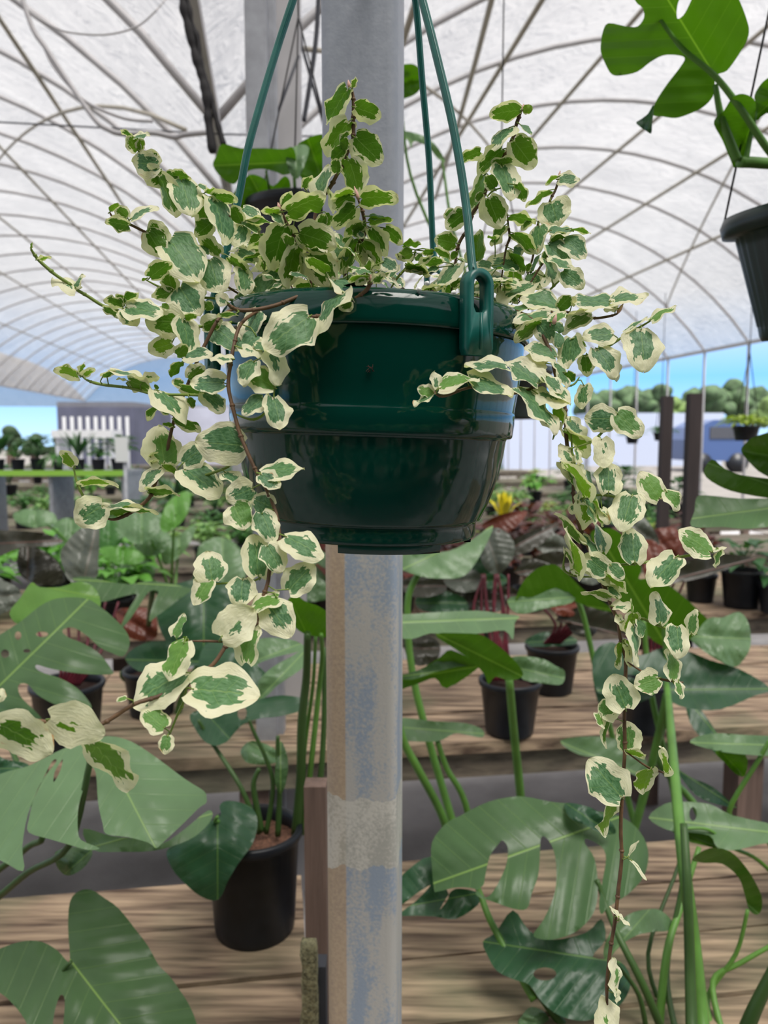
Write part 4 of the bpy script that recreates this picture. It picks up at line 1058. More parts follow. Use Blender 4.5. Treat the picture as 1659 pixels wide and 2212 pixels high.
def tube_vf(pts, r):
    t = MB().tube(pts, r, 4, False); return t.v, t.f
PROTO = []
def proto(nm, pot_r, pot_h, n, R, H, L, Wd, mat, potmat='black_pot', **kw):
    root = bpy.data.objects.new(nm, None); COL.objects.link(root); root.location = (0, -30, 0)
    base = Vector((0, -30, 0))
    m = MB(); pot_mesh(m, base, pot_r, pot_h, n=16); p = m.build('pot', M[potmat], root)
    fo = foliage(base + Vector((0, 0, pot_h * .9)), n, R, H, L, Wd, mat, root, **kw)
    PROTO.append((root, [p, fo])); return root
proto('leafy_potted_plant', .09, .15, 60, .2, .26, .13, .085, 'bush0')
proto('leafy_potted_plant', .09, .15, 90, .18, .2, .08, .05, 'bush1')
proto('variegated_potted_plant', .08, .13, 70, .2, .22, .11, .07, 'bush2')
proto('dark_leafy_potted_plant', .1, .16, 44, .24, .34, .2, .1, 'bush3', droop=.35)
proto('grassy_potted_plant', .07, .12, 90, .12, .12, .24, .022, 'bush1', droop=.9)
proto('young_potted_plant', .06, .1, 50, .12, .16, .07, .045, 'bush4')
proto('spiky_potted_plant', .09, .15, 40, .08, .1, .36, .05, 'bush3', upright=1, droop=.1)
proto('maroon_potted_plant', .1, .15, 40, .22, .3, .17, .09, 'bush5', droop=.4)
LABS = {0: 'bright green leafy potted plant', 1: 'small-leaved mid green potted plant', 2: 'pale variegated potted plant', 3: 'large-leaved dark green potted plant',
        4: 'grassy arching potted plant', 5: 'small yellow-green potted plant', 6: 'upright spiky potted plant', 7: 'maroon-leaved potted plant'}
used = set()
COUNT = {}
ORD = ('leftmost', 'second from left', 'third from left', 'fourth from left', 'fifth from left', 'sixth from left', 'seventh from left', 'eighth from left', 'ninth from left')
def place(k, p, sc, row, depth=''):
    root, parts = PROTO[k]
    if k in used: r = root.copy(); COL.objects.link(r); new = True
    else: r = root; new = False; used.add(k)
    r.location = p; r.rotation_euler = (0, 0, RND.uniform(0, 6.28)); r.scale = (sc, sc, sc)
    if new:
        for ch in parts:
            c2 = ch.copy(); COL.objects.link(c2); c2.parent = r
    key = (k, row, depth); COUNT[key] = COUNT.get(key, 0) + 1
    tag(r, LABS[k] + ' ' + row + ',' + (' ' + depth + ',' if depth else '') + ' ' + ORD[min(COUNT[key], 9) - 1], 'potted plant', LABS[k] + 's ' + row)
rows = [
    (-1.9, -.9, -2.2, 2.4, .42, (3, 0, 3, 1), 'on added unseen bench behind photographer'),  # unseen plants, added for dark leafy reflections in the basket
    # (bench s range, o range, step, kinds, text)
    (3.9, 4.8, -1.9, -.55, .36, (0, 2, 0, 3), 'on the third bench at left'),
    (3.9, 4.8, .2, 2.0, .40, (7, 3, 7, 1), 'on the third bench at centre'),
    (5.7, 6.7, -.95, -.2, .42, (0, 2, 3, 4, 1, 5), 'on the fourth bench at left'),
    (5.7, 6.7, -.3, 3.6, .46, (1, 5, 2, 7, 3, 1), 'on the fourth bench at right'),
    (7.9, 8.9, -4.5, -.8, .5, (1, 0, 6, 4, 2), 'on the fifth bench at left'),
    (7.9, 8.9, -.6, 4.6, .5, (1, 1, 5, 2, 3), 'on the fifth bench at right'),
    (9.9, 10.9, -6, 5.5, .6, (1, 3, 0, 5, 6), 'on the far sixth bench'),
    (12.1, 13.1, -7, 6, .75, (1, 3, 5, 6), 'on the far seventh bench'),
    (15.1, 16.1, -9, 6, .9, (3, 1, 5), 'on the very far eighth bench')]
for s0, s1, o0, o1, st, ks, text in rows:
    o = o0; i = 0
    while o < o1:
        for s in ((s0 + .15, s1 - .2) if s0 < 9 else (s0 + .4,)):
            place(ks[(i * 7 + int(s * 3)) % len(ks)], W(o + RND.uniform(-.08, .08), s + RND.uniform(-.08, .08), TOP + (.02 if s0 > 7 else 0)), RND.uniform(.8, 1.12), text, ('front row' if s < (s0 + s1) / 2 else 'back row') if s0 < 9 else '')
            i += 1
        o += st

# three black pots on the right of the fourth bench, and yellow bromeliad
for i, (px, py, wpx, kd, lab) in enumerate(((1600, 1318, 88, 'mon_dark', 'black nursery pot at right edge of the third bench, widest of three'), (1512, 1306, 66, 'phil_dark', 'black nursery pot left of the widest one on the third bench at right'), (1672, 1330, 70, 'mon_u', 'black nursery pot cut by the right edge, third bench'))):
    c_, D_ = pot_at(px, py, .1, .2)
    r0 = wpx / 2 / F * D_
    rp_ = potted('potted_plant', c_, r0, r0 * 1.9, lab)
    foliage(c_ + Vector((0, 0, r0 * 1.8)), 26, .2, .2, .14, .075, 'bush3' if i != 1 else 'bush5', rp_, seed=40 + i, droop=.4)
cY = W(.72, 4.25, TOP + .0)
cY = Vector((P(1088, 1100, 5.9).x, 5.9, TOP))
rY = potted('yellow_bromeliad', cY, .09, .18, 'bright yellow star-shaped bromeliad just right of the basket base')
for k in range(14):
    q = k * 2.4; d = Vector((math.cos(q), math.sin(q), 0)); e = .5 + .08 * k
    b0 = cY + Vector((0, 0, .16)); m = MB()
    top_ = b0 + Vector((0, 0, .2)) + (d * math.cos(e) + Vector((0, 0, math.sin(e)))) * .17
    sd = Vector((-d.y, d.x, 0)); mid_ = (b0 + Vector((0, 0, .2))) * .45 + top_ * .55
    m.add([b0 + Vector((0, 0, .12)) + sd * .012, b0 + Vector((0, 0, .12)) - sd * .012, mid_ - sd * .025, mid_ + sd * .025, top_], [(0, 1, 2, 3), (3, 2, 4)])
    m.build('bract', M['yellow'], rY)

# ================================================================ FAR SURROUNDINGS
# dark building left, with white poles and a white sign
def blk(name, px0, px1, py0, py1, D, depth, mat, label, cat, floor=True):
    a, b = P(px0, py0, D), P(px1, py1, D)
    z0 = 0 if floor else b.z
    c = ((a.x + b.x) / 2, D + depth / 2, (a.z + z0) / 2)
    return tag(MB().box(c, (b.x - a.x, depth, a.z - z0)).build(name, M[mat] if isinstance(mat, str) else mat, smooth=False, loc=(c[0], c[1], z0)), label, cat)
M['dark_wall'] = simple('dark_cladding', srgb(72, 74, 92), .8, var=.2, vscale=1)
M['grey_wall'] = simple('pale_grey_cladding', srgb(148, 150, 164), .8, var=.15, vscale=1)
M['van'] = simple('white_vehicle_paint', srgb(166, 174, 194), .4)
M['blue_tank'] = simple('blue_truck_paint', srgb(64, 84, 128), .35)
M['tent'] = simple('white_tarpaulin', srgb(240, 240, 240), .7)
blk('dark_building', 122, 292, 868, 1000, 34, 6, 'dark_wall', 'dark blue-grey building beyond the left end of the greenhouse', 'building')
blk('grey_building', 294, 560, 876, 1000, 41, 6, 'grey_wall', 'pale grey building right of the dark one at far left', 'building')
for i in range(9):
    px = 140 + i * 17
    p = P(px, 950, 22); m = MB(); m.tube([Vector((p.x, 22, 0)), Vector((p.x, 22, P(px, 900, 22).z))], .05, 6)
    tag(m.build('white_pole', M['white'], loc=(p.x, 22, 0)), 'pale pole in the row before the dark building', 'pole', 'pale poles before the dark building')
p0, p1 = P(110, 929, 20), P(242, 945, 20)
m = MB(); m.box(((p0.x + p1.x) / 2, 20.4, (p0.z + p1.z) / 2), (p1.x - p0.x, .8, p0.z - p1.z))
rt = empty('white_table', (p0.x + .8, 20.4, 0), 'long white draped table before the dark building', 'table')
m.build('tabletop', M['tent'], rt, smooth=False)
for x in (p0.x + .1, p1.x - .1):
    MB().box((x, 20.4, p1.z / 2), (.08, .6, p1.z)).build('leg', M['white'], rt, smooth=False)
D_ = 5.2
p0, p1 = P(248, 944, D_), P(277, 998, D_)
rs_ = empty('sign_post', (P(268, 1000, D_).x, D_, 0), 'small blank white sign on a thin post at left', 'sign')
MB().box(((p0.x + p1.x) / 2, D_, (p0.z + p1.z) / 2), (p1.x - p0.x, .01, p0.z - p1.z)).build('sign_board', M['white'], rs_, smooth=False)
MB().tube([(P(268, 1000, D_).x, D_ + .02, 0), (P(268, 1000, D_).x, D_ + .02, p0.z)], .014, 8).build('post', M['steel'], rs_)
# tiered rack at left with green edge and dark pots
D_ = 6.3
zr = P(0, 1022, D_).z
x0, x1 = P(-60, 1000, D_).x, P(268, 1000, D_).x
rk = empty('plant_rack', ((x0 + x1) / 2, D_, 0), 'tall rack with a lime green front edge holding dark pots at far left', 'rack')
M['lime'] = simple('lime_green_edge', srgb(140, 190, 70), .6)
MB().box(((x0 + x1) / 2, D_ + .25, zr), (x1 - x0, .5, .03)).build('shelf', M['steel'], rk, smooth=False)
MB().box(((x0 + x1) / 2, D_ - .01, zr), (x1 - x0, .02, .045)).build('shelf_edge', M['lime'], rk, smooth=False)
for x in (x0 + .02, x1 - .02, (x0 + x1) / 2):
    MB().box((x, D_ + .25, zr / 2), (.03, .45, zr)).build('leg', M['steel'], rk, smooth=False)
x = x0 + .1; i = 0
while x < x1 - .05:
    place((6, 1, 3, 4)[i % 4], Vector((x, D_ + .22, zr + .015)), .62, 'on the tall rack at far left'); x += .17; i += 1
# right side: dark posts, vehicles, trees
for px, w, py, lab in ((1441, 22, 856, 'left of the two dark timber posts in the right distance'), (1500, 26, 850, 'right of the two dark timber posts in the right distance')):
    D_ = 5.3; a = P(px, py, D_); ww = w / F * D_
    tag(MB().box((a.x, D_, a.z / 2), (ww, ww, a.z)).build('timber_post', M['dark_wood'], smooth=False, loc=(a.x, D_, 0)), lab, 'post')
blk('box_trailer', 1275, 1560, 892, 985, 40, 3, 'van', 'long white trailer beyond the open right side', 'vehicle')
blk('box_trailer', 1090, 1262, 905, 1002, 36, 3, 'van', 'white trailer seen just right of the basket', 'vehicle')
p = P(1535, 930, 34)
rt = empty('blue_truck', (p.x, 34, 0), 'blue rounded truck parked beyond the right side', 'vehicle')
m = MB(); v, f = [], []
prof = [(-1.15, .5), (-1.2, 1.4), (-.9, 1.95), (-.3, 2.25), (.6, 2.25), (1.1, 1.9), (1.25, 1.3), (1.25, .5)]
for y in (33, 36):
    v += [(p.x + a, y, b) for a, b in prof]
k = len(prof); f = [tuple(reversed(range(k))), tuple(range(k, 2 * k))] + [(i, (i + 1) % k, k + (i + 1) % k, k + i) for i in range(k)]
m.add(v, f).build('body', M['blue_tank'], rt, smooth=False)
for dx in (-.75, .8):
    m = MB(); m.tube([(p.x + dx, 32.9, .42), (p.x + dx, 33.3, .42)], .42, 16); m.build('wheel', M['black_pot'], rt)
MB().box((p.x + .1, 32.98, 1.7), (1.1, .04, .5)).build('window', M['dark_steel'], rt, smooth=False)
blk('white_shed', 1400, 1500, 1035, 1080, 15, 2, 'white', 'low white crate stack between the dark timber posts', 'crate') if False else None
M['tree'] = simple('tree_foliage', srgb(62, 84, 52), .8, var=.5, vscale=3, bump=1, bscale=4)
M['tree2'] = simple('tree_foliage_light', srgb(98, 122, 66), .8, var=.5, vscale=3, bump=1, bscale=4)
def tree(x, y, h, w, mat, label, group):
    root = empty('tree', (x, y, 0), label, 'tree', group)
    m = MB()
    for k in range(9):
        a = RND.uniform(0, 6.28); r = w * RND.uniform(.1, .45)
        c = Vector((x + r * math.cos(a), y + r * math.sin(a) * .6, h * RND.uniform(.5, .82)))
        s = w * RND.uniform(.22, .36)
        n0 = len(m.v); m.sphere(c, s, 9, .85)
        for i in range(n0, len(m.v)):
            p = Vector(m.v[i]); q = (p - c).normalized(); m.v[i] = tuple(c + (p - c) * (1 + .45 * noise.noise(p * 1.4)))
    m.build('crown', M[mat], root)
    MB().tube([(x, y, 0), (x, y, h * .6)], [.22, .12], 8).build('trunk', M['brown_wood'], root)
for i in range(11):
    px = 1290 + i * 42
    D_ = 46 + (i % 3) * 4
    tree(P(px, 900, D_).x, D_, P(px, 838 - (i % 4) * 7, D_).z * 1.08, 1.9 + .3 * (i % 3), 'tree2' if i in (4, 9, 10) else 'tree', ('first', 'second', 'third', 'fourth', 'fifth', 'sixth', 'seventh', 'eighth', 'ninth', 'tenth', 'eleventh')[i] + ' tree from the left in the row beyond the open right side', 'trees beyond the right side')
for i in range(3):
    tree(P(20 + i * 52, 900, 26).x, 26, P(30, 905 + i * 8, 26).z, .7, 'tree', ('leftmost', 'middle', 'right')[i] + ' dark shrub of three before the left buildings', 'shrubs before the left buildings')
# small hanging pots seen in the distance on the right
for px, py, D_, sc, lab in ((1612, 925, 6.2, 1.0, 'small hanging pot of bright foliage near the right edge'), (1427, 937, 9, .8, 'tiny round hanging plant left of the dark timber posts'), (1366, 945, 10, .8, 'tiny hanging plant in the gap above the leaf pair')):
    p = P(px, py, D_)
    rt = empty('hanging_pot', p, lab, 'hanging plant')
    m = MB(); pot_mesh(m, p - Vector((0, 0, .1 * sc)), .1 * sc, .12 * sc, n=20); m.build('pot', M['black_pot'], rt)
    foliage(p + Vector((0, 0, .0)), 70, .17 * sc, .1 * sc, .09 * sc, .05 * sc, 'bush4' if px > 1500 else 'bush1', rt, seed=px)
    for k in range(3):
        q = k * 2.09; MB().tube([p + Vector((.1 * sc * math.cos(q), .1 * sc * math.sin(q), .02)), p + Vector((0, 0, .6)), p + Vector((0, 0, 1.6))], .004, 5).build('hanger_wire', M['cord'], rt)

EXTRA = [  # silhouettes of blurred leaves of the plants standing on the third bench
    ([(345,1130),(362,1085),(395,1062),(412,1068),(405,1110),(380,1140),(355,1150)], 'bush0'),
    ([(255,1120),(300,1105),(345,1108),(360,1130),(330,1165),(290,1175),(262,1150)], 'mon_pale'),
    ([(300,1150),(345,1140),(372,1165),(350,1195),(310,1200),(290,1180)], 'mon_pale'),
    ([(350,1185),(395,1150),(420,1135),(415,1165),(385,1205),(355,1220)], 'mon_pale'),
    ([(215,1185),(255,1180),(300,1190),(312,1210),(280,1220),(235,1212)], 'bush0'),
    ([(260,1220),(305,1205),(335,1225),(325,1255),(290,1262),(262,1245)], 'mon_pale'),
    ([(210,1120),(250,1125),(268,1160),(240,1190),(212,1180)], 'bush1'),
    ([(115,1130),(150,1118),(185,1130),(190,1160),(160,1172),(125,1160)], 'mon_pale'),
    ([(30,1108),(70,1098),(115,1108),(120,1130),(80,1140),(38,1130)], 'mon_pale'),
    ([(430,1180),(470,1160),(510,1175),(535,1215),(520,1262),(470,1270),(430,1235)], 'mon_pale'),
    ([(420,1240),(455,1225),(490,1250),(480,1290),(440,1298),(415,1275)], 'mon_u'),
    ([(560,1180),(610,1160),(665,1175),(700,1200),(690,1235),(640,1245),(580,1225)], 'mon_pale'),
    ([(590,1240),(640,1235),(700,1255),(712,1290),(660,1300),(600,1280)], 'mon_u'),
    ([(540,1330),(580,1310),(620,1330),(640,1370),(610,1400),(560,1385)], 'mon_u'),
    ([(640,1170),(680,1180),(715,1210),(720,1250),(690,1250),(655,1215)], 'mon_pale')]
for i, (o_, mt) in enumerate(EXTRA):
    k = i % 3
    D_ = 3.0 + .12 * (i % 4)
    if i % 3 == 0:
        bx_ = sum(p[0] for p in o_) / len(o_)
        cE = Vector((P(bx_, 1300, 4.0).x, 3.98, TOP))
        pE = potted('broad_leaved_plant', cE, .09, .15, ('broad-leaved pale plant at the front of the third bench, far left', 'broad-leaved plant at the front of the third bench, beneath the left trailing vine',
            'broad-leaved plant on the third bench just left of the small dark pot', 'pale broad-leaved plant on the third bench under the trailing vine tip', 'pale broad-leaved plant on the third bench just left of the grey post')[i // 3])
    xs = [p[0] for p in o_]; ys = [p[1] for p in o_]
    broad(o_, D_ + .7, (sum(xs) / len(xs), max(ys)), (sum(xs) / len(xs), min(ys)), mt, pE, gy=-.0015, step=16)
    q = sum(xs) / len(xs), sum(ys) / len(ys)
    stalk([((cE.x) / cE.y * F + 829.5, 1285, 3.98), (q[0] * .6 + 829.5 * .4 * 0 + ((cE.x) / cE.y * F + 829.5) * .4, q[1] + 40, D_ + .8), (q[0], q[1] + 5, D_ + .71)], 7, 'stem_green', pE)
DARKS = [([(870,1255),(910,1240),(950,1250),(965,1275),(925,1290),(880,1285)], 'phil_dark'), ([(900,1290),(950,1275),(1000,1290),(1010,1320),(950,1325),(905,1315)], 'mon_dark'),
    ([(960,1240),(1000,1225),(1040,1240),(1045,1270),(1000,1280),(965,1265)], 'phil_grey'), ([(1000,1285),(1040,1270),(1085,1285),(1090,1315),(1040,1325),(1005,1310)], 'phil_dark'),
    ([(1010,1200),(1040,1185),(1070,1195),(1075,1230),(1040,1240),(1015,1225)], 'mon_dark'), ([(1220,1330),(1260,1320),(1290,1345),(1280,1375),(1240,1370)], 'phil_dark'),
    ([(1130,1205),(1180,1215),(1230,1240),(1220,1262),(1170,1250),(1130,1230)], 'phil_dark'), ([(1230,1215),(1270,1205),(1300,1230),(1290,1262),(1250,1255)], 'phil_grey'),
    ([(880,1100),(920,1080),(960,1095),(975,1120),(930,1135),(890,1125)], 'mon_dark'), ([(985,1370),(1020,1355),(1060,1375),(1050,1400),(1005,1402)], 'phil_dark'),
    ([(1180,1290),(1220,1280),(1250,1300),(1240,1330),(1200,1325)], 'phil_red'), ([(870,1380),(910,1370),(950,1390),(940,1430),(890,1435)], 'phil_dark')]
for i, (o_, mt) in enumerate(DARKS):
    xs = [p[0] for p in o_]; ys = [p[1] for p in o_]
    broad(o_, DA + .05 + .03 * (i % 5), (min(xs), sum(ys) / len(ys)), (max(xs), sum(ys) / len(ys)), mt, pB if xs[0] > 1120 else pA, gy=-.001, step=16)

# ================================================================ THE HANGING BASKET WITH THE VARIEGATED FIG
C0 = P(803, 940, .62)
TILT = Matrix.Rotation(math.radians(1.9), 3, 'Y')
def zy(y): return P(803, y, .62).z - C0.z
def rp(a): return a / F * .62 * .985
def pot_prof(rows): return [(rp(a), zy(y)) for a, y in rows]
hero = empty('hanging_basket', C0, 'glossy dark green hanging basket with cream-edged trailing fig, hung before the grey post', 'hanging plant')
m = MB()
m.lathe(pot_prof([(296, 683), (301, 679), (308, 679.5), (316, 684), (322, 692), (326, 704), (328, 718), (328.5, 732), (328.5, 741), (326, 745), (321.5, 745), (319, 742), (319, 733),
    (319.5, 748), (318, 760), (315, 800), (309, 850), (304.5, 884), (305.5, 889), (306.5, 892), (306, 910), (304, 930), (302.5, 936), (299, 939), (291.5, 940), (290, 944), (286, 975), (278, 1015), (268, 1050), (257, 1080), (249, 1098), (245, 1106), (243, 1110),
    (236, 1112), (234, 1114), (234, 1118), (233, 1140), (231, 1146), (226, 1149), (180, 1150), (0, 1149), (0, 1130), (225, 1128), (255, 1060), (285, 950), (300, 860), (308, 760), (300, 700), (296, 683)]), 128, C0, TILT)
m.build('pot', M['pot_green'], hero)
# feet of the saucer: arc tabs under the base
for a0, a1 in ((-104, -50), (-190, -150), (0, 40), (90, 130)):
    m = MB()
    m.lathe([(rp(228), zy(1148)), (rp(226), zy(1164)), (rp(212), zy(1165)), (rp(210), zy(1148))], 16, C0, TILT, ang=(math.radians(a0), math.radians(a1)))
    m.build('base_foot', M['pot_green'], hero)
# the soil and its white perlite
m = MB(); v, f = [], []
n, k = 60, 18
def soil_h(x, y): return zy(690) + .012 * (1 - (x * x + y * y) / rp(300) ** 2) + .010 * noise.noise(Vector((x * 50, y * 50, 5))) + .006 * noise.noise(Vector((x * 160, y * 160, 9)))
for i in range(k + 1):
    for j in range(n):
        r_ = rp(303) * i / k; q = 2 * math.pi * j / n; x, y = r_ * math.cos(q), r_ * math.sin(q)
        v.append(C0 + TILT @ Vector((x, y, soil_h(x, y))))
for i in range(k):
    for j in range(n): f.append((i * n + j, (i + 1) * n + j, (i + 1) * n + (j + 1) % n, i * n + (j + 1) % n))
so = m.add(v, f).build('soil', M['soil'], hero)
m = MB()
for i in range(90):
    q = RND.uniform(0, 6.28); r_ = rp(300) * math.sqrt(RND.random()); x, y = r_ * math.cos(q), r_ * math.sin(q)
    m.sphere(C0 + TILT @ Vector((x, y, soil_h(x, y) + .001)), RND.uniform(.0008, .0022), 4, .8, .5)
m.build('perlite', M['perlite'], so, kind='stuff')
for px, py in ((923, 612), (905, 626), (980, 632)):
    MB().sphere(P(px, py, .505), .0017, 5, .8, .6).build('perlite_grain', M['perlite'], so)

# straps with loop clips
APEX = P(792, -470, .62)
def clip(cen, az, h, w, th=.0058):
    """keyhole loop clipped over the rim; faces outward along azimuth az"""
    rt = Vector((-math.sin(az), math.cos(az), 0)); up = Vector((0, 0, 1)); outw = Vector((math.cos(az), math.sin(az), 0))
    up = (up + rt * 0).normalized()
    R = w / 2; ri = R * .56
    outer, inner = [], []
    for i in range(17):
        q = math.pi * i / 16; outer.append((R * math.cos(q), R * math.sin(q)))
    outer += [(-R, -h * .72), (-R * .86, -h * .80), (R * .86, -h * .80), (R, -h * .72)]
    for i in range(17):
        q = math.pi * i / 16; inner.append((ri * math.cos(q), ri * math.sin(q) + 0))
    inner += [(-ri, -h * .26), (-ri * .7, -h * .32), (ri * .7, -h * .32), (ri, -h * .26)]
    m = MB(); v = []
    kk = len(outer)
    for dpt in (th / 2, -th / 2):
        for x, z in outer: v.append(cen + rt * x + up * z + outw * dpt)
        for x, z in inner: v.append(cen + rt * x + up * z + outw * dpt)
    f = []
    for i in range(kk):
        j = (i + 1) % kk
        f += [(i, j, kk + j, kk + i), (2 * kk + j, 2 * kk + i, 3 * kk + i, 3 * kk + j), (j, i, 2 * kk + i, 2 * kk + j), (kk + i, kk + j, 3 * kk + j, 3 * kk + i)]
    m.add(v, f)
    # stiffening ridge down the middle
    m.box(cen + up * (-h * .53) + outw * (th * .55), (.0016, .0016, h * .42), Matrix.Rotation(az, 3, 'Z'))
    return m
straps = [  # azimuth from +X, visible path (px, py, D), clip centre
    (-52, [(1024, 592, .514), (1019, 565, .52), (1005, 430, .535), (979, 275, .545), (944, 125, .555), (912, 0, .565), (880, -110, .575)], P(1030, 617, .5135), -60),
    (68, [(940, 560, .72), (935, 530, .72), (927, 350, .705), (912, 175, .69), (897, 0, .675), (870, -150, .66)], P(938, 600, .73), 70),
    (188, [(459, 655, .60), (470, 610, .60), (492, 530, .60), (515, 430, .60), (536, 320, .60), (565, 215, .605), (600, 100, .61), (633, 0, .61), (690, -170, .615)], P(457, 672, .60), 215)]
for az, path, cc, caz in straps:
    pts = crom([P(*q) for q in path] + [APEX], 7)
    m = MB(); m.tube(pts, .0029, 10)
    # raised rib along the strap
    m.tube([p + Vector((.0006, -.0022, 0)) for p in pts], .0011, 6)
    st = m.build('hanger_strap', M['strap'], hero)
    clip(cc, math.radians(caz), .056, .0205 if caz < 0 else .018, .0095 if caz < 0 else .006).build('hanger_clip', M['strap'], st)
    MB().tube([pts[0] + Vector((0, 0, .002)), pts[0], cc + Vector((0, 0, .009))], [.003, .0036, .0045], 8).build('strap_foot', M['strap'], st)
# hook at the top, held by a steel bracket on the post
hk = []
for i in range(20):
    q = math.radians(-60 + 300 * i / 19); hk.append(APEX + Vector((.018 * math.cos(q), 0, .016 + .018 * math.sin(q))))
MB().tube(hk, .0035, 8).build('top_hook', M['strap'], hero)
tag(MB().tube([APEX + Vector((0, 0, .030)), Vector((APEX.x, .78, APEX.z + .030)), Vector((APEX.x, .90, APEX.z + .030))], .005, 8).build('bracket_rod', M['steel'], loc=(APEX.x, .9, APEX.z + .03)), 'steel bracket rod carrying the basket from the grey post', 'bracket')

STEMS = """v1 290,318,.56 306,328 345,373 375,395 410,415 450,442 500,470,.57 556,500 600,560,.59 640,640,.60
v2 237,458,.53 246,470 285,487 320,505 356,525 430,575 500,625,.57 560,660,.59
v3 66,535,.50 73,548 87,565 118,592 145,610 163,624 190,640 222,660 257,672 308,682 346,690 382,697 434,705 466,705,.54 520,690,.56 580,665,.58
v4 314,604,.54 345,620 372,628 410,640 470,645 530,650,.57 590,650,.585
v5 174,809,.52 190,822 222,831 280,838 333,851 410,853 440,853 470,843 493,832,.497
VL 600,650,.56 560,670,.53 520,700,.505 505,747,.495 500,776 493,832 505,889 517,933 531,969 556,1024 577,1060 594,1102,.475 600,1130 604,1162 597,1174 583,1227 577,1264 556,1322,.45 556,1345 497,1385 460,1435 405,1475,.425 340,1505 288,1522 213,1567,.405 160,1566 105,1560 0,1548,.385 -40,1540
VM 540,660,.56 480,680,.53 445,740 429,773 411,818 378,900 355,1000,.515 347,1015 333,1049 322,1076 283,1107 247,1122 225,1117,.50
VN 215,1100,.495 190,1085 177,1067 166,1042 158,1005
VO 525,975,.488 500,1003 464,1020 420,1028 355,1003,.51
VP 583,1237,.462 540,1258 510,1258 460,1262,.455
VQ 497,1388,.44 455,1385 400,1385,.435
VR_ 405,1475,.425 395,1520 383,1545 365,1590
VS 505,893,.492 541,906,.488 565,899 582,875 570,862
VT 575,775,.488 600,750,.50 640,700,.52
VU 592,855,.488 593,830 600,790 600,755,.50
s3 602,438,.525 618,480 635,510 650,535 662,555 668,580 675,640,.56
s4 759,185,.58 763,209 764,232 763,261 764,287 761,308 750,330 743,353 728,377 716,400 700,422 687,442 682,460 680,490 690,560,.59 700,640,.60
s5 773,430,.55 781,450 787,475 789,500 783,515 773,530 760,548 748,575 740,640,.58
s6 797,590,.50 800,608 793,625 775,640 757,650 730,665 712,678 690,683 668,684,.505 630,680,.52 600,665,.53
s7 488,652,.495 497,661 517,670 557,668 600,658 643,641 665,636 730,621,.52 790,622,.53
r1 1132,226,.575 1123,248 1115,271 1108,298 1094,327 1083,349 1072,369 1059,385 1050,411 1040,436 1021,461 1014,490 999,512 990,531 985,558 975,630,.60
r1b 1052,425,.575 1065,412 1080,407
r2 1210,370,.61 1207,388 1200,410 1190,430 1173,472 1162,485 1150,560 1120,650,.60
r3 1096,461,.595 1098,488 1101,514 1092,543 1078,640,.595
r4 1192,503,.59 1190,525 1186,543 1177,561 1161,586 1120,655,.59
r5 1219,597,.575 1199,615 1190,624 1140,670,.58
r6 1340,672,.565 1328,680 1300,686 1280,687 1255,683 1230,675 1180,668 1110,665,.57
r7 1415,687,.54 1385,705 1350,725 1310,750 1270,768 1225,765 1190,735 1150,695,.56
r7b 1290,760,.545 1272,785
VZ 1100,665,.57 1150,690,.55 1185,750,.535 1195,785 1205,830 1217,850 1222,900 1225,960 1238,1020 1240,1080 1253,1140 1262,1160 1285,1215 1304,1266 1320,1307 1335,1343 1340,1377 1349,1411 1352,1428 1350,1500 1349,1560 1350,1620 1345,1700 1341,1787 1343,1853 1336,1920 1329,1987 1318,2054 1312,2120 1311,2156,.50 1312,2240
r9 933,841,.49 946,854 966,854 999,841 1032,836 1080,848 1103,851 1143,841 1163,826 1185,812,.52
r10 1252,814,.53 1240,830 1217,837
r11 1338,888,.52 1320,912 1290,945 1268,958 1228,970
r12 1440,1062,.515 1402,1068 1373,1075 1340,1075 1311,1070 1288,1070 1240,1082
r13 1540,1188,.51 1513,1196 1463,1204 1400,1214 1369,1218 1333,1220 1285,1218
r14 1222,1192,.52 1217,1220 1222,1235 1248,1245 1292,1246
r15 1506,1370,.51 1460,1364 1422,1351 1378,1334 1338,1345
r16 1476,1474,.505 1456,1472 1424,1466 1393,1454 1352,1428
r17 1440,1672,.505 1424,1666 1399,1657 1352,1624
r18 1219,907,.525 1201,932 1194,950
r19 897,540,.555 893,556 878,578 860,598 840,630,.555
r20 1188,705,.53 1192,690 1200,680 1180,668,.56
r21 1232,900,.525 1240,1000 1272,1070,.515"""
stems = []
for line in STEMS.split('\n'):
    q = line.split()
    pts, d = [], None
    raw = [[float(x) for x in w.split(',')] for w in q[1:]]
    known = [(i, r[2]) for i, r in enumerate(raw) if len(r) > 2]
    for i, r in enumerate(raw):
        lo = [kx for kx in known if kx[0] <= i]; hi = [kx for kx in known if kx[0] >= i]
        if not hi: dd = lo[-1][1]
        elif not lo: dd = hi[0][1]
        else:
            a, b = lo[-1], hi[0]
            dd = a[1] if a[0] == b[0] else a[1] + (b[1] - a[1]) * (i - a[0]) / (b[0] - a[0])
        pts.append((r[0], r[1], dd))
    stems.append((q[0], pts))
stem_obj, stem_s = [], []
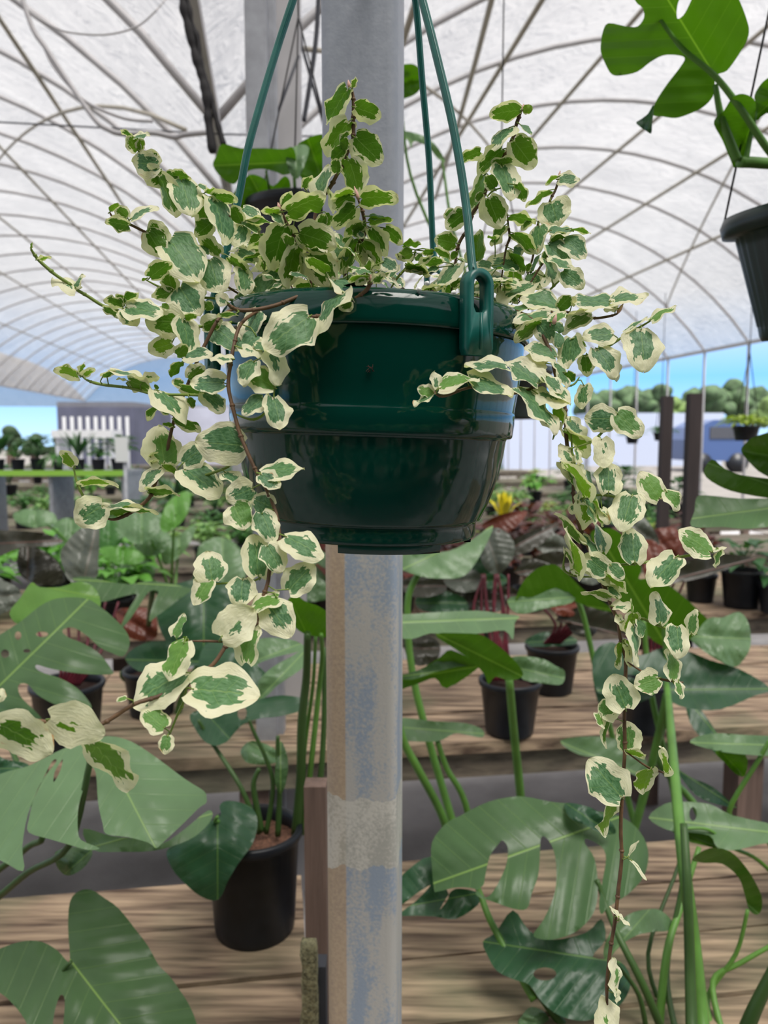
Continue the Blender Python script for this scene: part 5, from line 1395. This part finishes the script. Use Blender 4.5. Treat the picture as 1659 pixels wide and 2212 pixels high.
for nm, pts in stems:
    q = crom([Vector(p) for p in pts], 4)
    w = [P(p.x, p.y, p.z) for p in q]
    k = len(w)
    thick = {'VL': .0012, 'VZ': .0013, 's4': .0014, 'VM': .0012, 'r1': .0013, 's3': .0013, 's5': .0013, 's7': .0013, 's6': .0013, 'v3': .0011}.get(nm, .00095)
    rad = []
    for i, p in enumerate(w):
        e = min(i, k - 1 - i) / 6
        rad.append(thick * (.45 + .55 * min(1, e)) * (1 + .25 * max(0, noise.noise(p * 300))))
    m = MB().tube(w, rad, 7)
    # nodes: small scars and stubs
    for i in range(5, k - 2, 6): m.sphere(w[i], rad[i] * 1.45, 4, .8, .3)
    stem_obj.append(m.build('stem', M['bark'] if nm in ('VL', 's3', 's4', 's5', 's6', 's7', 'r1', 'r2', 'r3', 'r4', 'VZ', 'r9', 'r6', 'r20', 'v1', 'v2', 'VM', 'r16', 'r17', 'VQ') else M['petiole'], hero))
    stem_s.append([(p.x, p.y, p.z, P(p.x, p.y, p.z)) for p in q])

# base x, base y, tip x, tip y, width, kind (u upper face, l underside, y/z young upper/underside), cream share x10, optional depth
LEAVES = """
285 300 262 280 12 l 4;290 297 322 291 12 u 4;297 325 276 296 30 z 3;300 322 306 298 18 z 4;343 358 286 350 52 u 5;346 366 320 398 44 l 6;318 335 344 338 22 l 4;345 380 380 465 40 l 4;392 388 413 460 62 u 3
447 425 441 492 54 l 5;360 375 386 388 24 l 3;374 378 412 384 22 l 3;465 430 487 520 50 u 4;460 423 512 430 26 l 3;521 478 504 444 26 l 2;445 415 468 408 10 z 3;430 398 446 411 12 u 4;455 482 424 508 38 l 3
475 548 432 512 30 l 4;445 548 433 527 18 u 3;366 516 428 600 82 u 3;356 522 326 478 40 l 4;320 502 352 552 50 l 4;240 455 256 440 12 z 1;276 470 248 446 26 l 5;278 487 230 478 28 l 3;283 472 337 444 18 u 6
524 450 560 470 30 u 5;535 475 592 478 14 l 4;604 457 565 455 16 z 4;621 455 699 421 46 l 3;610 440 628 413 18 l 3;690 420 706 354 40 u 5;590 460 610 485 18 u 3;613 488 590 577 68 l 4;648 503 724 530 62 l 4
637 530 618 618 46 l 5;672 545 716 617 66 l 5;526 487 508 530 40 u 6;562 505 545 545 30 l 2;515 542 555 564 32 u 4;453 560 474 628 68 u 4;497 555 535 590 24 l 4;525 580 530 632 40 u 4;562 640 614 585 58 u 2
575 655 622 618 40 u 3;640 622 692 614 30 l 5;650 545 658 595 16 l 9;714 465 698 492 26 l 2
762 188 768 167 12 z 4;750 193 706 264 36 l 3;768 232 821 251 40 l 3;752 262 706 332 42 l 4;768 297 822 350 58 l 3;737 305 752 285 14 l 2;745 322 746 297 20 l 1;742 322 718 346 24 l 1;727 372 725 343 24 l 2
755 345 777 421 50 l 3;766 345 786 342 14 l 1;655 405 672 378 16 l 4;758 422 720 448 42 l 3;712 410 722 458 14 l 9;762 416 716 428 16 z 4;782 427 856 424 38 l 3
768 448 722 490 40 l 4;690 492 700 462 24 l 2;783 485 744 506 26 l 4;782 480 766 510 24 l 1;765 517 738 587 36 l 3;783 525 818 578 46 l 3;803 492 838 547 32 l 5;833 492 868 524 30 l 3;800 480 847 474 14 z 1;800 467 832 472 9 u 0
775 535 784 580 26 l 9;790 545 808 572 20 l 9;760 515 740 522 18 l 2;775 502 786 514 14 u 5;828 565 857 582 28 u 3;845 598 862 570 14 u 4;890 546 862 556 28 z 3;872 530 908 528 14 l 1;912 553 896 560 14 l 1
858 548 866 562 12 l 9;880 575 925 585 18 l 2;800 585 762 583 10 u 3;793 598 753 603 14 z 2;790 605 768 612 16 l 8;805 608 830 590 20 l 6;722 603 798 655 26 u 3 .51;833 595 866 620 9 u 9;742 628 681 715 30 u 5 .50
757 650 735 668 30 l 5;712 648 688 640 12 u 8;660 660 690 648 20 u 2;490 652 466 640 26 u 8;512 650 548 633 26 u 3;520 655 596 680 22 y 4;668 683 575 748 86 u 4 .485;665 700 612 752 24 l 5;560 672 528 728 42 u 5;582 680 553 745 22 u 5
555 725 520 756 30 u 0;467 710 518 748 50 u 2;520 695 510 730 20 u 8;522 752 566 770 24 u 9;585 755 550 740 24 u 2;510 678 470 682 12 l 4;548 780 523 828 40 u 4;592 835 524 795 52 y 3;590 758 600 826 46 u 8;483 826 414 825 46 u 4;500 775 455 770 18 u 8
568 860 524 893 34 u 3;592 858 606 922 54 u 5;442 848 482 886 40 u 4;392 835 445 850 22 l 3;408 860 418 880 18 l 2;342 842 402 905 46 u 6;346 872 318 905 16 l 4;365 892 345 875 20 l 3;372 918 352 916 10 l 1;378 912 432 928 26 l 3
355 1000 343 919 76 y 5;395 1000 446 962 52 u 5;398 1012 472 1066 64 u 5;524 962 426 955 86 u 5 .487;353 1005 388 1027 18 z 3;345 1010 299 1055 30 u 6;320 1062 386 1067 20 l 4;322 985 340 975 6 l 9;325 998 343 992 6 l 9
568 1020 651 1005 40 u 4 .475;563 1024 603 1051 38 u 4 .47;485 1020 527 1050 26 u 5;545 1055 492 1078 60 u 5 .48;588 1095 546 1078 50 u 2 .475;505 1092 528 1140 60 y 3 .465
565 1108 591 1167 52 u 3 .465;617 1158 696 1198 58 u 5 .455;558 1244 551 1157 66 u 5;577 1178 608 1233 52 u 4 .455;623 1275 676 1220 64 u 5 .45;458 1253 449 1192 68 u 5;452 1252 418 1303 42 y 5;524 1250 520 1306 60 u 4;600 1290 535 1315 34 y 4 .448;580 1303 626 1373 72 u 6 .447
478 1375 546 1318 82 u 9;530 1430 546 1345 50 y 5;375 1372 397 1327 22 y 3;398 1387 364 1466 52 y 3 .42;402 1377 398 1388 14 z 0;402 1450 286 1515 88 u 5 .425;414 1488 553 1500 106 u 5 .415;355 1572 310 1535 50 y 3 .41;362 1590 357 1628 32 y 4 .41
272 1508 252 1513 12 y 3;110 1552 222 1582 86 l 9;-5 1562 108 1622 86 l 7;-12 1500 12 1506 30 l 9;198 1600 280 1694 60 l 4 .395
170 811 120 797 28 z 5;174 808 180 782 12 z 4;180 811 203 795 16 z 6;222 812 249 800 14 l 4;240 798 312 816 14 u 7;278 822 331 843 30 l 4;313 818 343 813 22 l 9;275 822 253 817 5 l 9;340 840 335 830 8 l 0
222 1092 165 1128 70 u 6 .49;298 1093 215 1092 17 u 6;282 1098 228 1110 14 l 0;282 1098 340 1108 13 l 5;160 1005 134 973 26 z 5;177 1046 253 1043 18 z 6
68 535 68 522 5 z 3;85 560 110 554 9 z 6;165 625 117 600 28 u 9;163 620 177 592 12 u 5;265 660 226 648 24 l 5;268 655 252 635 18 l 4;272 648 298 632 18 l 4;225 665 259 683 16 l 4;272 663 348 676 42 u 4;270 668 292 702 44 u 6
325 598 367 566 34 l 2;314 602 307 606 6 z 1;372 626 362 587 36 l 4;376 630 330 640 30 l 4;388 620 426 676 74 u 4;350 660 366 666 14 l 2;393 697 318 692 64 l 5;398 690 408 766 48 u 5;400 686 425 680 14 l 2;438 704 478 690 36 l 5
372 742 324 757 44 z 5;382 765 404 745 26 l 2;398 770 456 762 28 u 5;388 782 370 812 20 l 0;409 818 440 790 38 l 4;395 830 372 824 20 l 4;435 650 440 670 14 l 1;430 555 443 560 10 l 2;430 610 442 640 16 l 4;445 655 460 668 20 l 1
983 525 940 516 36 l 2;1003 460 965 492 38 l 4;980 455 960 470 20 l 4;1030 564 1032 498 36 l 2;1088 488 1063 530 22 l 3;1112 503 1155 543 28 l 3;1118 570 1055 565 36 u 4;1103 547 1131 588 22 l 2;1060 575 1030 570 20 u 3;1115 605 1040 592 20 u 6
990 570 938 628 32 u 5;978 620 995 600 18 l 4;935 545 912 545 14 l 2;930 555 903 568 14 l 8;955 565 912 572 18 l 3;880 570 928 592 18 l 3;945 578 920 585 12 u 3;940 540 975 560 14 l 3;985 545 975 560 14 l 1;887 585 912 588 6 u 7
1155 610 1072 648 26 u 6;1150 625 1130 632 14 y 3;1205 662 1128 643 38 u 4;1207 665 1232 640 28 l 1;1160 658 1088 677 20 u 5;1100 640 1118 655 14 y 5;1060 610 1078 635 18 u 9
1122 237 1060 246 36 l 2;1131 237 1150 235 18 z 1;1100 275 1066 318 26 u 4;1125 270 1147 290 10 u 1;1109 303 1150 357 58 l 4;1084 322 1032 372 34 l 3;1037 327 995 345 24 l 3;1105 347 1062 350 18 l 2;1085 357 1107 425 48 u 4;1068 405 1050 380 26 l 1;1042 378 1017 456 30 l 3;1118 398 1135 432 26 l 2;1055 427 1080 490 54 l 5;1042 418 1028 435 16 l 3
1203 382 1179 398 10 z 3;1207 387 1251 387 28 u 5;1186 410 1136 443 14 l 3;1190 435 1206 484 68 u 5;1102 465 1155 478 22 l 3;1150 477 1126 495 14 l 5;1165 487 1160 542 42 u 4;1190 497 1238 495 18 u 3;1235 493 1275 500 9 l 2;1192 522 1220 503 20 l 2;1218 518 1263 554 42 u 3;1186 528 1226 566 40 u 2;1230 577 1185 555 18 u 4;1183 560 1198 614 26 u 5;1217 585 1259 619 42 u 4
1180 545 1168 575 14 l 1;1150 590 1166 622 38 u 3;1175 598 1190 598 12 l 1;1182 600 1174 620 18 u 9;1150 585 1165 548 10 u 1;1138 585 1146 568 12 l 2;1110 540 1130 545 24 u 4
1318 655 1238 648 32 u 3;1322 650 1397 637 30 u 6;1333 665 1305 668 14 l 9;1235 660 1240 640 16 l 9;1220 680 1275 678 18 l 4;1186 682 1111 694 20 u 5;1190 695 1219 672 22 y 3;1170 695 1114 737 30 l 4;1125 700 1103 715 16 l 9;1165 700 1190 738 42 u 3;1272 680 1215 716 32 l 5;1200 700 1216 716 20 u 0;1205 720 1205 750 24 u 1
1325 722 1262 725 42 u 5;1235 730 1226 793 50 u 4;1235 735 1265 748 16 l 2;1200 770 1137 748 36 u 4;1180 785 1134 770 32 u 9;1265 770 1268 810 34 l 4;1290 752 1331 810 48 u 5;1335 790 1332 823 16 l 9;1385 710 1392 795 74 u 6;1352 715 1396 685 9 u 5;1405 690 1456 657 18 y 5;1163 828 1097 780 44 u 4;1175 812 1213 846 26 u 4;1200 785 1224 836 20 u 4;1225 805 1240 822 20 l 1;1262 832 1258 881 34 u 6
1095 792 1008 788 26 u 5;1012 812 1104 850 36 u 4;950 838 1031 817 28 y 5;945 840 941 803 24 u 8;935 848 903 838 26 y 3;935 852 895 874 14 u 5;1125 835 1206 926 36 u 4;1200 928 1154 890 22 l 6;1160 850 1230 870 30 u 8;1180 812 1231 866 26 u 5;1213 908 1193 850 20 z 1;1225 905 1263 945 30 u 6;1218 928 1269 983 32 z 5
1325 905 1266 903 58 u 4;1333 893 1384 940 52 y 4;1299 948 1304 1008 44 u 9;1315 1063 1314 998 54 u 6;1425 1078 1386 1020 50 y 4;1440 1062 1467 1100 30 y 4;1365 1070 1343 1142 68 u 5;1235 1000 1214 958 30 u 8;1245 970 1250 1002 14 u 7;1210 998 1233 1032 24 u 9;1270 1070 1222 990 28 z 4;1245 1005 1263 1026 20 u 9;1242 1050 1230 1015 12 l 1;1272 1040 1268 1015 10 u 1;1248 1082 1252 1058 12 u 9;1240 1090 1235 1110 20 u 8;1258 1085 1262 1139 36 z 7;1275 1082 1285 1129 18 u 2;1286 1080 1303 1134 16 z 3;1300 1098 1316 1130 26 u 9
1255 1170 1207 1106 20 l 4;1246 1240 1230 1143 26 z 6;1305 1190 1288 1125 26 u 4;1258 1160 1297 1206 22 u 4;1372 1213 1364 1142 56 u 4;1460 1203 1408 1262 62 u 5;1535 1192 1471 1146 52 y 4;1556 1190 1546 1225 12 y 5;1540 1190 1568 1182 8 y 9;1310 1235 1264 1200 50 u 5;1320 1222 1347 1249 30 u 3;1305 1240 1353 1274 22 z 5;1290 1245 1319 1262 18 u 9;1222 1185 1240 1227 12 l 7;1240 1228 1276 1240 14 u 9
1320 1290 1259 1274 18 z 6;1315 1268 1341 1290 18 u 4;1325 1310 1366 1310 24 u 8;1368 1325 1352 1363 26 z 3;1335 1330 1351 1362 18 u 9;1368 1350 1378 1436 20 u 6;1380 1340 1385 1376 20 u 2;1366 1325 1364 1294 5 l 4;1345 1390 1337 1443 15 z 4;1360 1385 1376 1422 14 z 2;1355 1395 1362 1439 18 u 9
1427 1345 1419 1280 38 u 5;1463 1353 1467 1419 48 u 5;1493 1368 1497 1317 27 y 5;1453 1468 1447 1404 32 y 4;1466 1474 1475 1508 18 y 5;1352 1530 1324 1460 70 u 6 .50;1421 1465 1373 1482 52 y 4;1300 1542 1336 1524 46 y 5;1290 1540 1304 1573 18 y 5;1312 1555 1304 1611 12 l 4;1362 1620 1354 1561 54 y 5 .51;1358 1620 1391 1635 18 z 4
1343 1722 1275 1644 86 u 4 .495;1405 1662 1387 1709 40 z 3;1436 1665 1434 1616 22 z 5;1322 1732 1304 1796 28 z 3;1358 1850 1377 1816 9 u 9;1365 1858 1398 1897 8 u 9;1336 1980 1318 1958 8 u 9;1337 1980 1360 1998 9 u 9;1332 2138 1326 2072 25 y 8;1332 2140 1333 2167 12 u 9;1325 2240 1302 2155 54 y 9 .49
"""
_K = [(0, .38), (.05, .66), (.13, .87), (.24, .985), (.36, 1.0), (.5, .96), (.63, .87), (.75, .73), (.85, .56), (.93, .37), (.98, .19), (1.0, .02)]
def _pw(t):
    for (a, b), (c, d) in zip(_K, _K[1:]):
        if t <= c: return b + (d - b) * (t - a) / (c - a)
    return .02
PROF = [(t, _pw(t)) for t in (0, .03, .07, .13, .19, .26, .33, .41, .49, .57, .65, .72, .79, .85, .90, .94, .975, 1.0)]
def leaf_mesh(A, B, w_true, upper, young, white, seed, roll, petiole_to=None):
    """ovate leaf from A (stalk) to B (tip); upper = direction its upper face looks"""
    r = random.Random(seed)
    ax = (B - A); L = ax.length; ax /= L
    nrm = (upper - ax * upper.dot(ax)).normalized(); side = ax.cross(nrm)
    asym = r.uniform(-.5, .5); cup = r.uniform(-.12, .22); bend = r.uniform(.02, .16) * L; tw = r.uniform(-.35, .35)
    edge = []
    for _ in (0, 1):
        p1, p2, f1, f2 = r.uniform(0, 6), r.uniform(0, 6), r.uniform(7, 12), r.uniform(16, 24)
        edge.append([1 + .075 * math.sin(p1 + f1 * t[0]) + .045 * math.sin(p2 + f2 * t[0]) for t in PROF])
    wav = r.uniform(.05, .12); ph = (r.uniform(0, 6), r.uniform(0, 6)); fq = r.uniform(2.2, 4)
    v, uv, at = [], [], []
    ns = 4
    for i, (t, w) in enumerate(PROF):
        for j in range(-ns, ns + 1):
            s = j / ns; e = edge[0 if j < 0 else 1][i]
            hw = w_true / 2 * w * e
            back = -.10 * L * (abs(s) ** 1.2) * max(0, 1 - t * 5)
            x = hw * s; y = t * L + back
            h = cup * abs(x) - bend * 4 * (t - .4) ** 2 * .5 + wav * w_true * (abs(s) ** 2) * math.sin(ph[j > 0] + t * fq * 6.28 * .5) * .9
            h += .022 * w_true * math.sin(abs(s) * 6 - t * 30) * (1 - abs(s) * .6)
            xx = x * math.cos(tw * (t - .5)); h += x * math.sin(tw * (t - .5))
            v.append(A + ax * y + side * xx + nrm * h); uv.append((t + .0001, s)); at.append((white, young, r_(seed), asym))
    f = []; k = 2 * ns + 1
    for i in range(len(PROF) - 1):
        for j in range(k - 1):
            a = i * k + j
            f.append((a, a + 1, a + k + 1, a + k))
    # winding: face normal must follow nrm
    a, b, c = Vector(v[f[0][0]]), Vector(v[f[0][1]]), Vector(v[f[0][2]])
    mid = f[len(f) // 2]; a, b, c = (Vector(v[q]) for q in mid[:3])
    if (b - a).cross(c - a).dot(nrm) < 0: f = [tuple(reversed(q)) for q in f]
    m = MB(); m.add(v, f, uv, at)
    if petiole_to is not None:
        m.m = 1
        mid = (A + petiole_to) / 2 - ax * .002
        m.tube([petiole_to, mid, A + ax * L * .03], .00042, 5)
        # keep uv / attribute arrays aligned
    return m
def r_(seed): return (seed * 0.61803) % 1.0
parsed = []
for item in LEAVES.replace('\n', ';').split(';'):
    q = item.split()
    if len(q) >= 7: parsed.append(([float(x) for x in q[:5]], q[5], int(q[6]), float(q[7]) if len(q) > 7 else None))
def nearest(x, y):
    best = None
    for si, pts in enumerate(stem_s):
        for p in pts:
            d = (p[0] - x) ** 2 + (p[1] - y) ** 2
            if best is None or d < best[0]: best = (d, si, p)
    return best
built = []
for idx, (g, kind, wh, dep) in enumerate(parsed):
    bx, by, tx, ty, w = g
    w *= 1.10; tx += (tx - bx) * .06; ty += (ty - by) * .06
    nd = nearest(bx, by); dist = math.sqrt(nd[0])
    D0 = dep if dep else nd[2][2] - .0035 - .0025 * r_(idx * 3)
    Lpx = math.hypot(tx - bx, ty - by)
    A = P(bx, by, D0)
    sgn = 1 if kind in 'uy' else -1
    dy = (ty - by) / F * D0
    slope = -.42 * sgn * dy + .10 * RND.uniform(-1, 1) * Lpx / F * D0
    B = P(tx, ty, D0 + max(-.018, min(.018, slope)))
    L = (B - A).length
    wp = w / F * D0
    ratio = wp / (.86 * L)
    th = math.acos(min(1, ratio)) if ratio < 1 else 0
    th = min(th, math.radians(68))
    wt = wp / max(.2, math.cos(th))
    ax = (B - A).normalized(); view = (EYE - A).normalized()
    fwd = (view - ax * view.dot(ax)).normalized(); sd = ax.cross(fwd)
    c1 = fwd * math.cos(th) + sd * math.sin(th); c2 = fwd * math.cos(th) - sd * math.sin(th)
    n = c1 if (c1.z > c2.z) == (sgn > 0) else c2
    upper = n * sgn
    young = {'u': r_(idx * 5) * .25, 'l': r_(idx * 7) * .35, 'y': .55 + .4 * r_(idx), 'z': .6 + .4 * r_(idx)}[kind]
    white = {0: .08, 1: .16, 2: .26, 3: .34, 4: .41, 5: .48, 6: .55, 7: .62, 8: .74, 9: .92}[wh]
    pet = nd[2][3] if dist < 48 else None
    m = leaf_mesh(A, B, wt, upper, young, white, idx + 1, 0, pet)
    built.append((w * Lpx, nd[1], m))
order = sorted(range(len(built)), key=lambda i: -built[i][0])
top100 = set(order[:100])
FM = [M['fig'], M['petiole']]
rest = MB()
for i, (a, si, m) in enumerate(built):
    if i in top100: m.build('leaf', FM, stem_obj[si])
    else:
        n = len(rest.v); rest.v += m.v; rest.f += [tuple(q + n for q in fq) for fq in m.f]; rest.uv += m.uv; rest.at += m.at; rest.mi += m.mi
# small leaves filling the crown over the soil
rf = random.Random(21)
for k in range(230):
    q = rf.uniform(0, 6.28); rr_ = rp(300) * math.sqrt(rf.random()) 
    x, y = rr_ * math.cos(q), rr_ * math.sin(q)
    if y < -.02 and -.0 < x < .085 and rr_ > .055: continue
    side = abs(x) / .11
    hgt = rf.uniform(.008, .05 if x < -.01 else .045) * (1 if rf.random() < .8 else 1.3)
    if -.0 < x < .05: hgt *= .45
    A = C0 + TILT @ Vector((x, y, zy(690) + hgt))
    d = Vector((rf.uniform(-1, 1) + x * 6, rf.uniform(-1, .6) + y * 3, rf.uniform(-.6, .7))).normalized()
    L = rf.uniform(.011, .021); B = A + d * L
    up = Vector((rf.uniform(-.5, .5), rf.uniform(-.8, .3), 1)).normalized()
    m = leaf_mesh(A, B, L * rf.uniform(.7, .9), up, rf.random() * .5, rf.choice((.25, .33, .4, .5, .75)), 900 + k, 0, A - d * .004 - Vector((0, 0, min(hgt, .012))))
    n = len(rest.v); rest.v += m.v; rest.f += [tuple(z + n for z in fq) for fq in m.f]; rest.uv += m.uv; rest.at += m.at; rest.mi += m.mi
rest.build('foliage', FM, hero, kind='stuff')
# pinkish growing buds
for a, b, D, w in (((755, 190), (752, 172), .577, 8), ((775, 432), (765, 402), .547, 9), ((604, 452), (600, 437), .522, 8), ((801, 606), (798, 587), .498, 8), ((1128, 240), (1131, 224), .573, 6), ((1207, 386), (1210, 368), .608, 6),
                   ((1334, 676), (1347, 655), .563, 9), ((1196, 700), (1202, 678), .528, 10), ((486, 650), (478, 640), .492, 12), ((940, 850), (932, 840), .488, 8)):
    A, B = P(a[0], a[1], D), P(b[0], b[1], D); r = w / 2 / F * D
    MB().tube([A, A.lerp(B, .3), A.lerp(B, .65), B], [r * .6, r, r * .7, r * .08], 8).build('bud', M['bud'], hero)
# a crumb of dried leaf on the pot wall
m = MB()
cr = P(800, 797, .504)
for k in range(9):
    m.tube([cr + Vector((RND.uniform(-.002, .002), -.0005, RND.uniform(-.0025, .0025))), cr + Vector((RND.uniform(-.003, .003), -.001, RND.uniform(-.003, .003)))], .0003, 4)
tag(m.build('dry_debris', M['soil'], loc=cr), 'tiny crumb of dried debris stuck on the basket wall', 'debris')
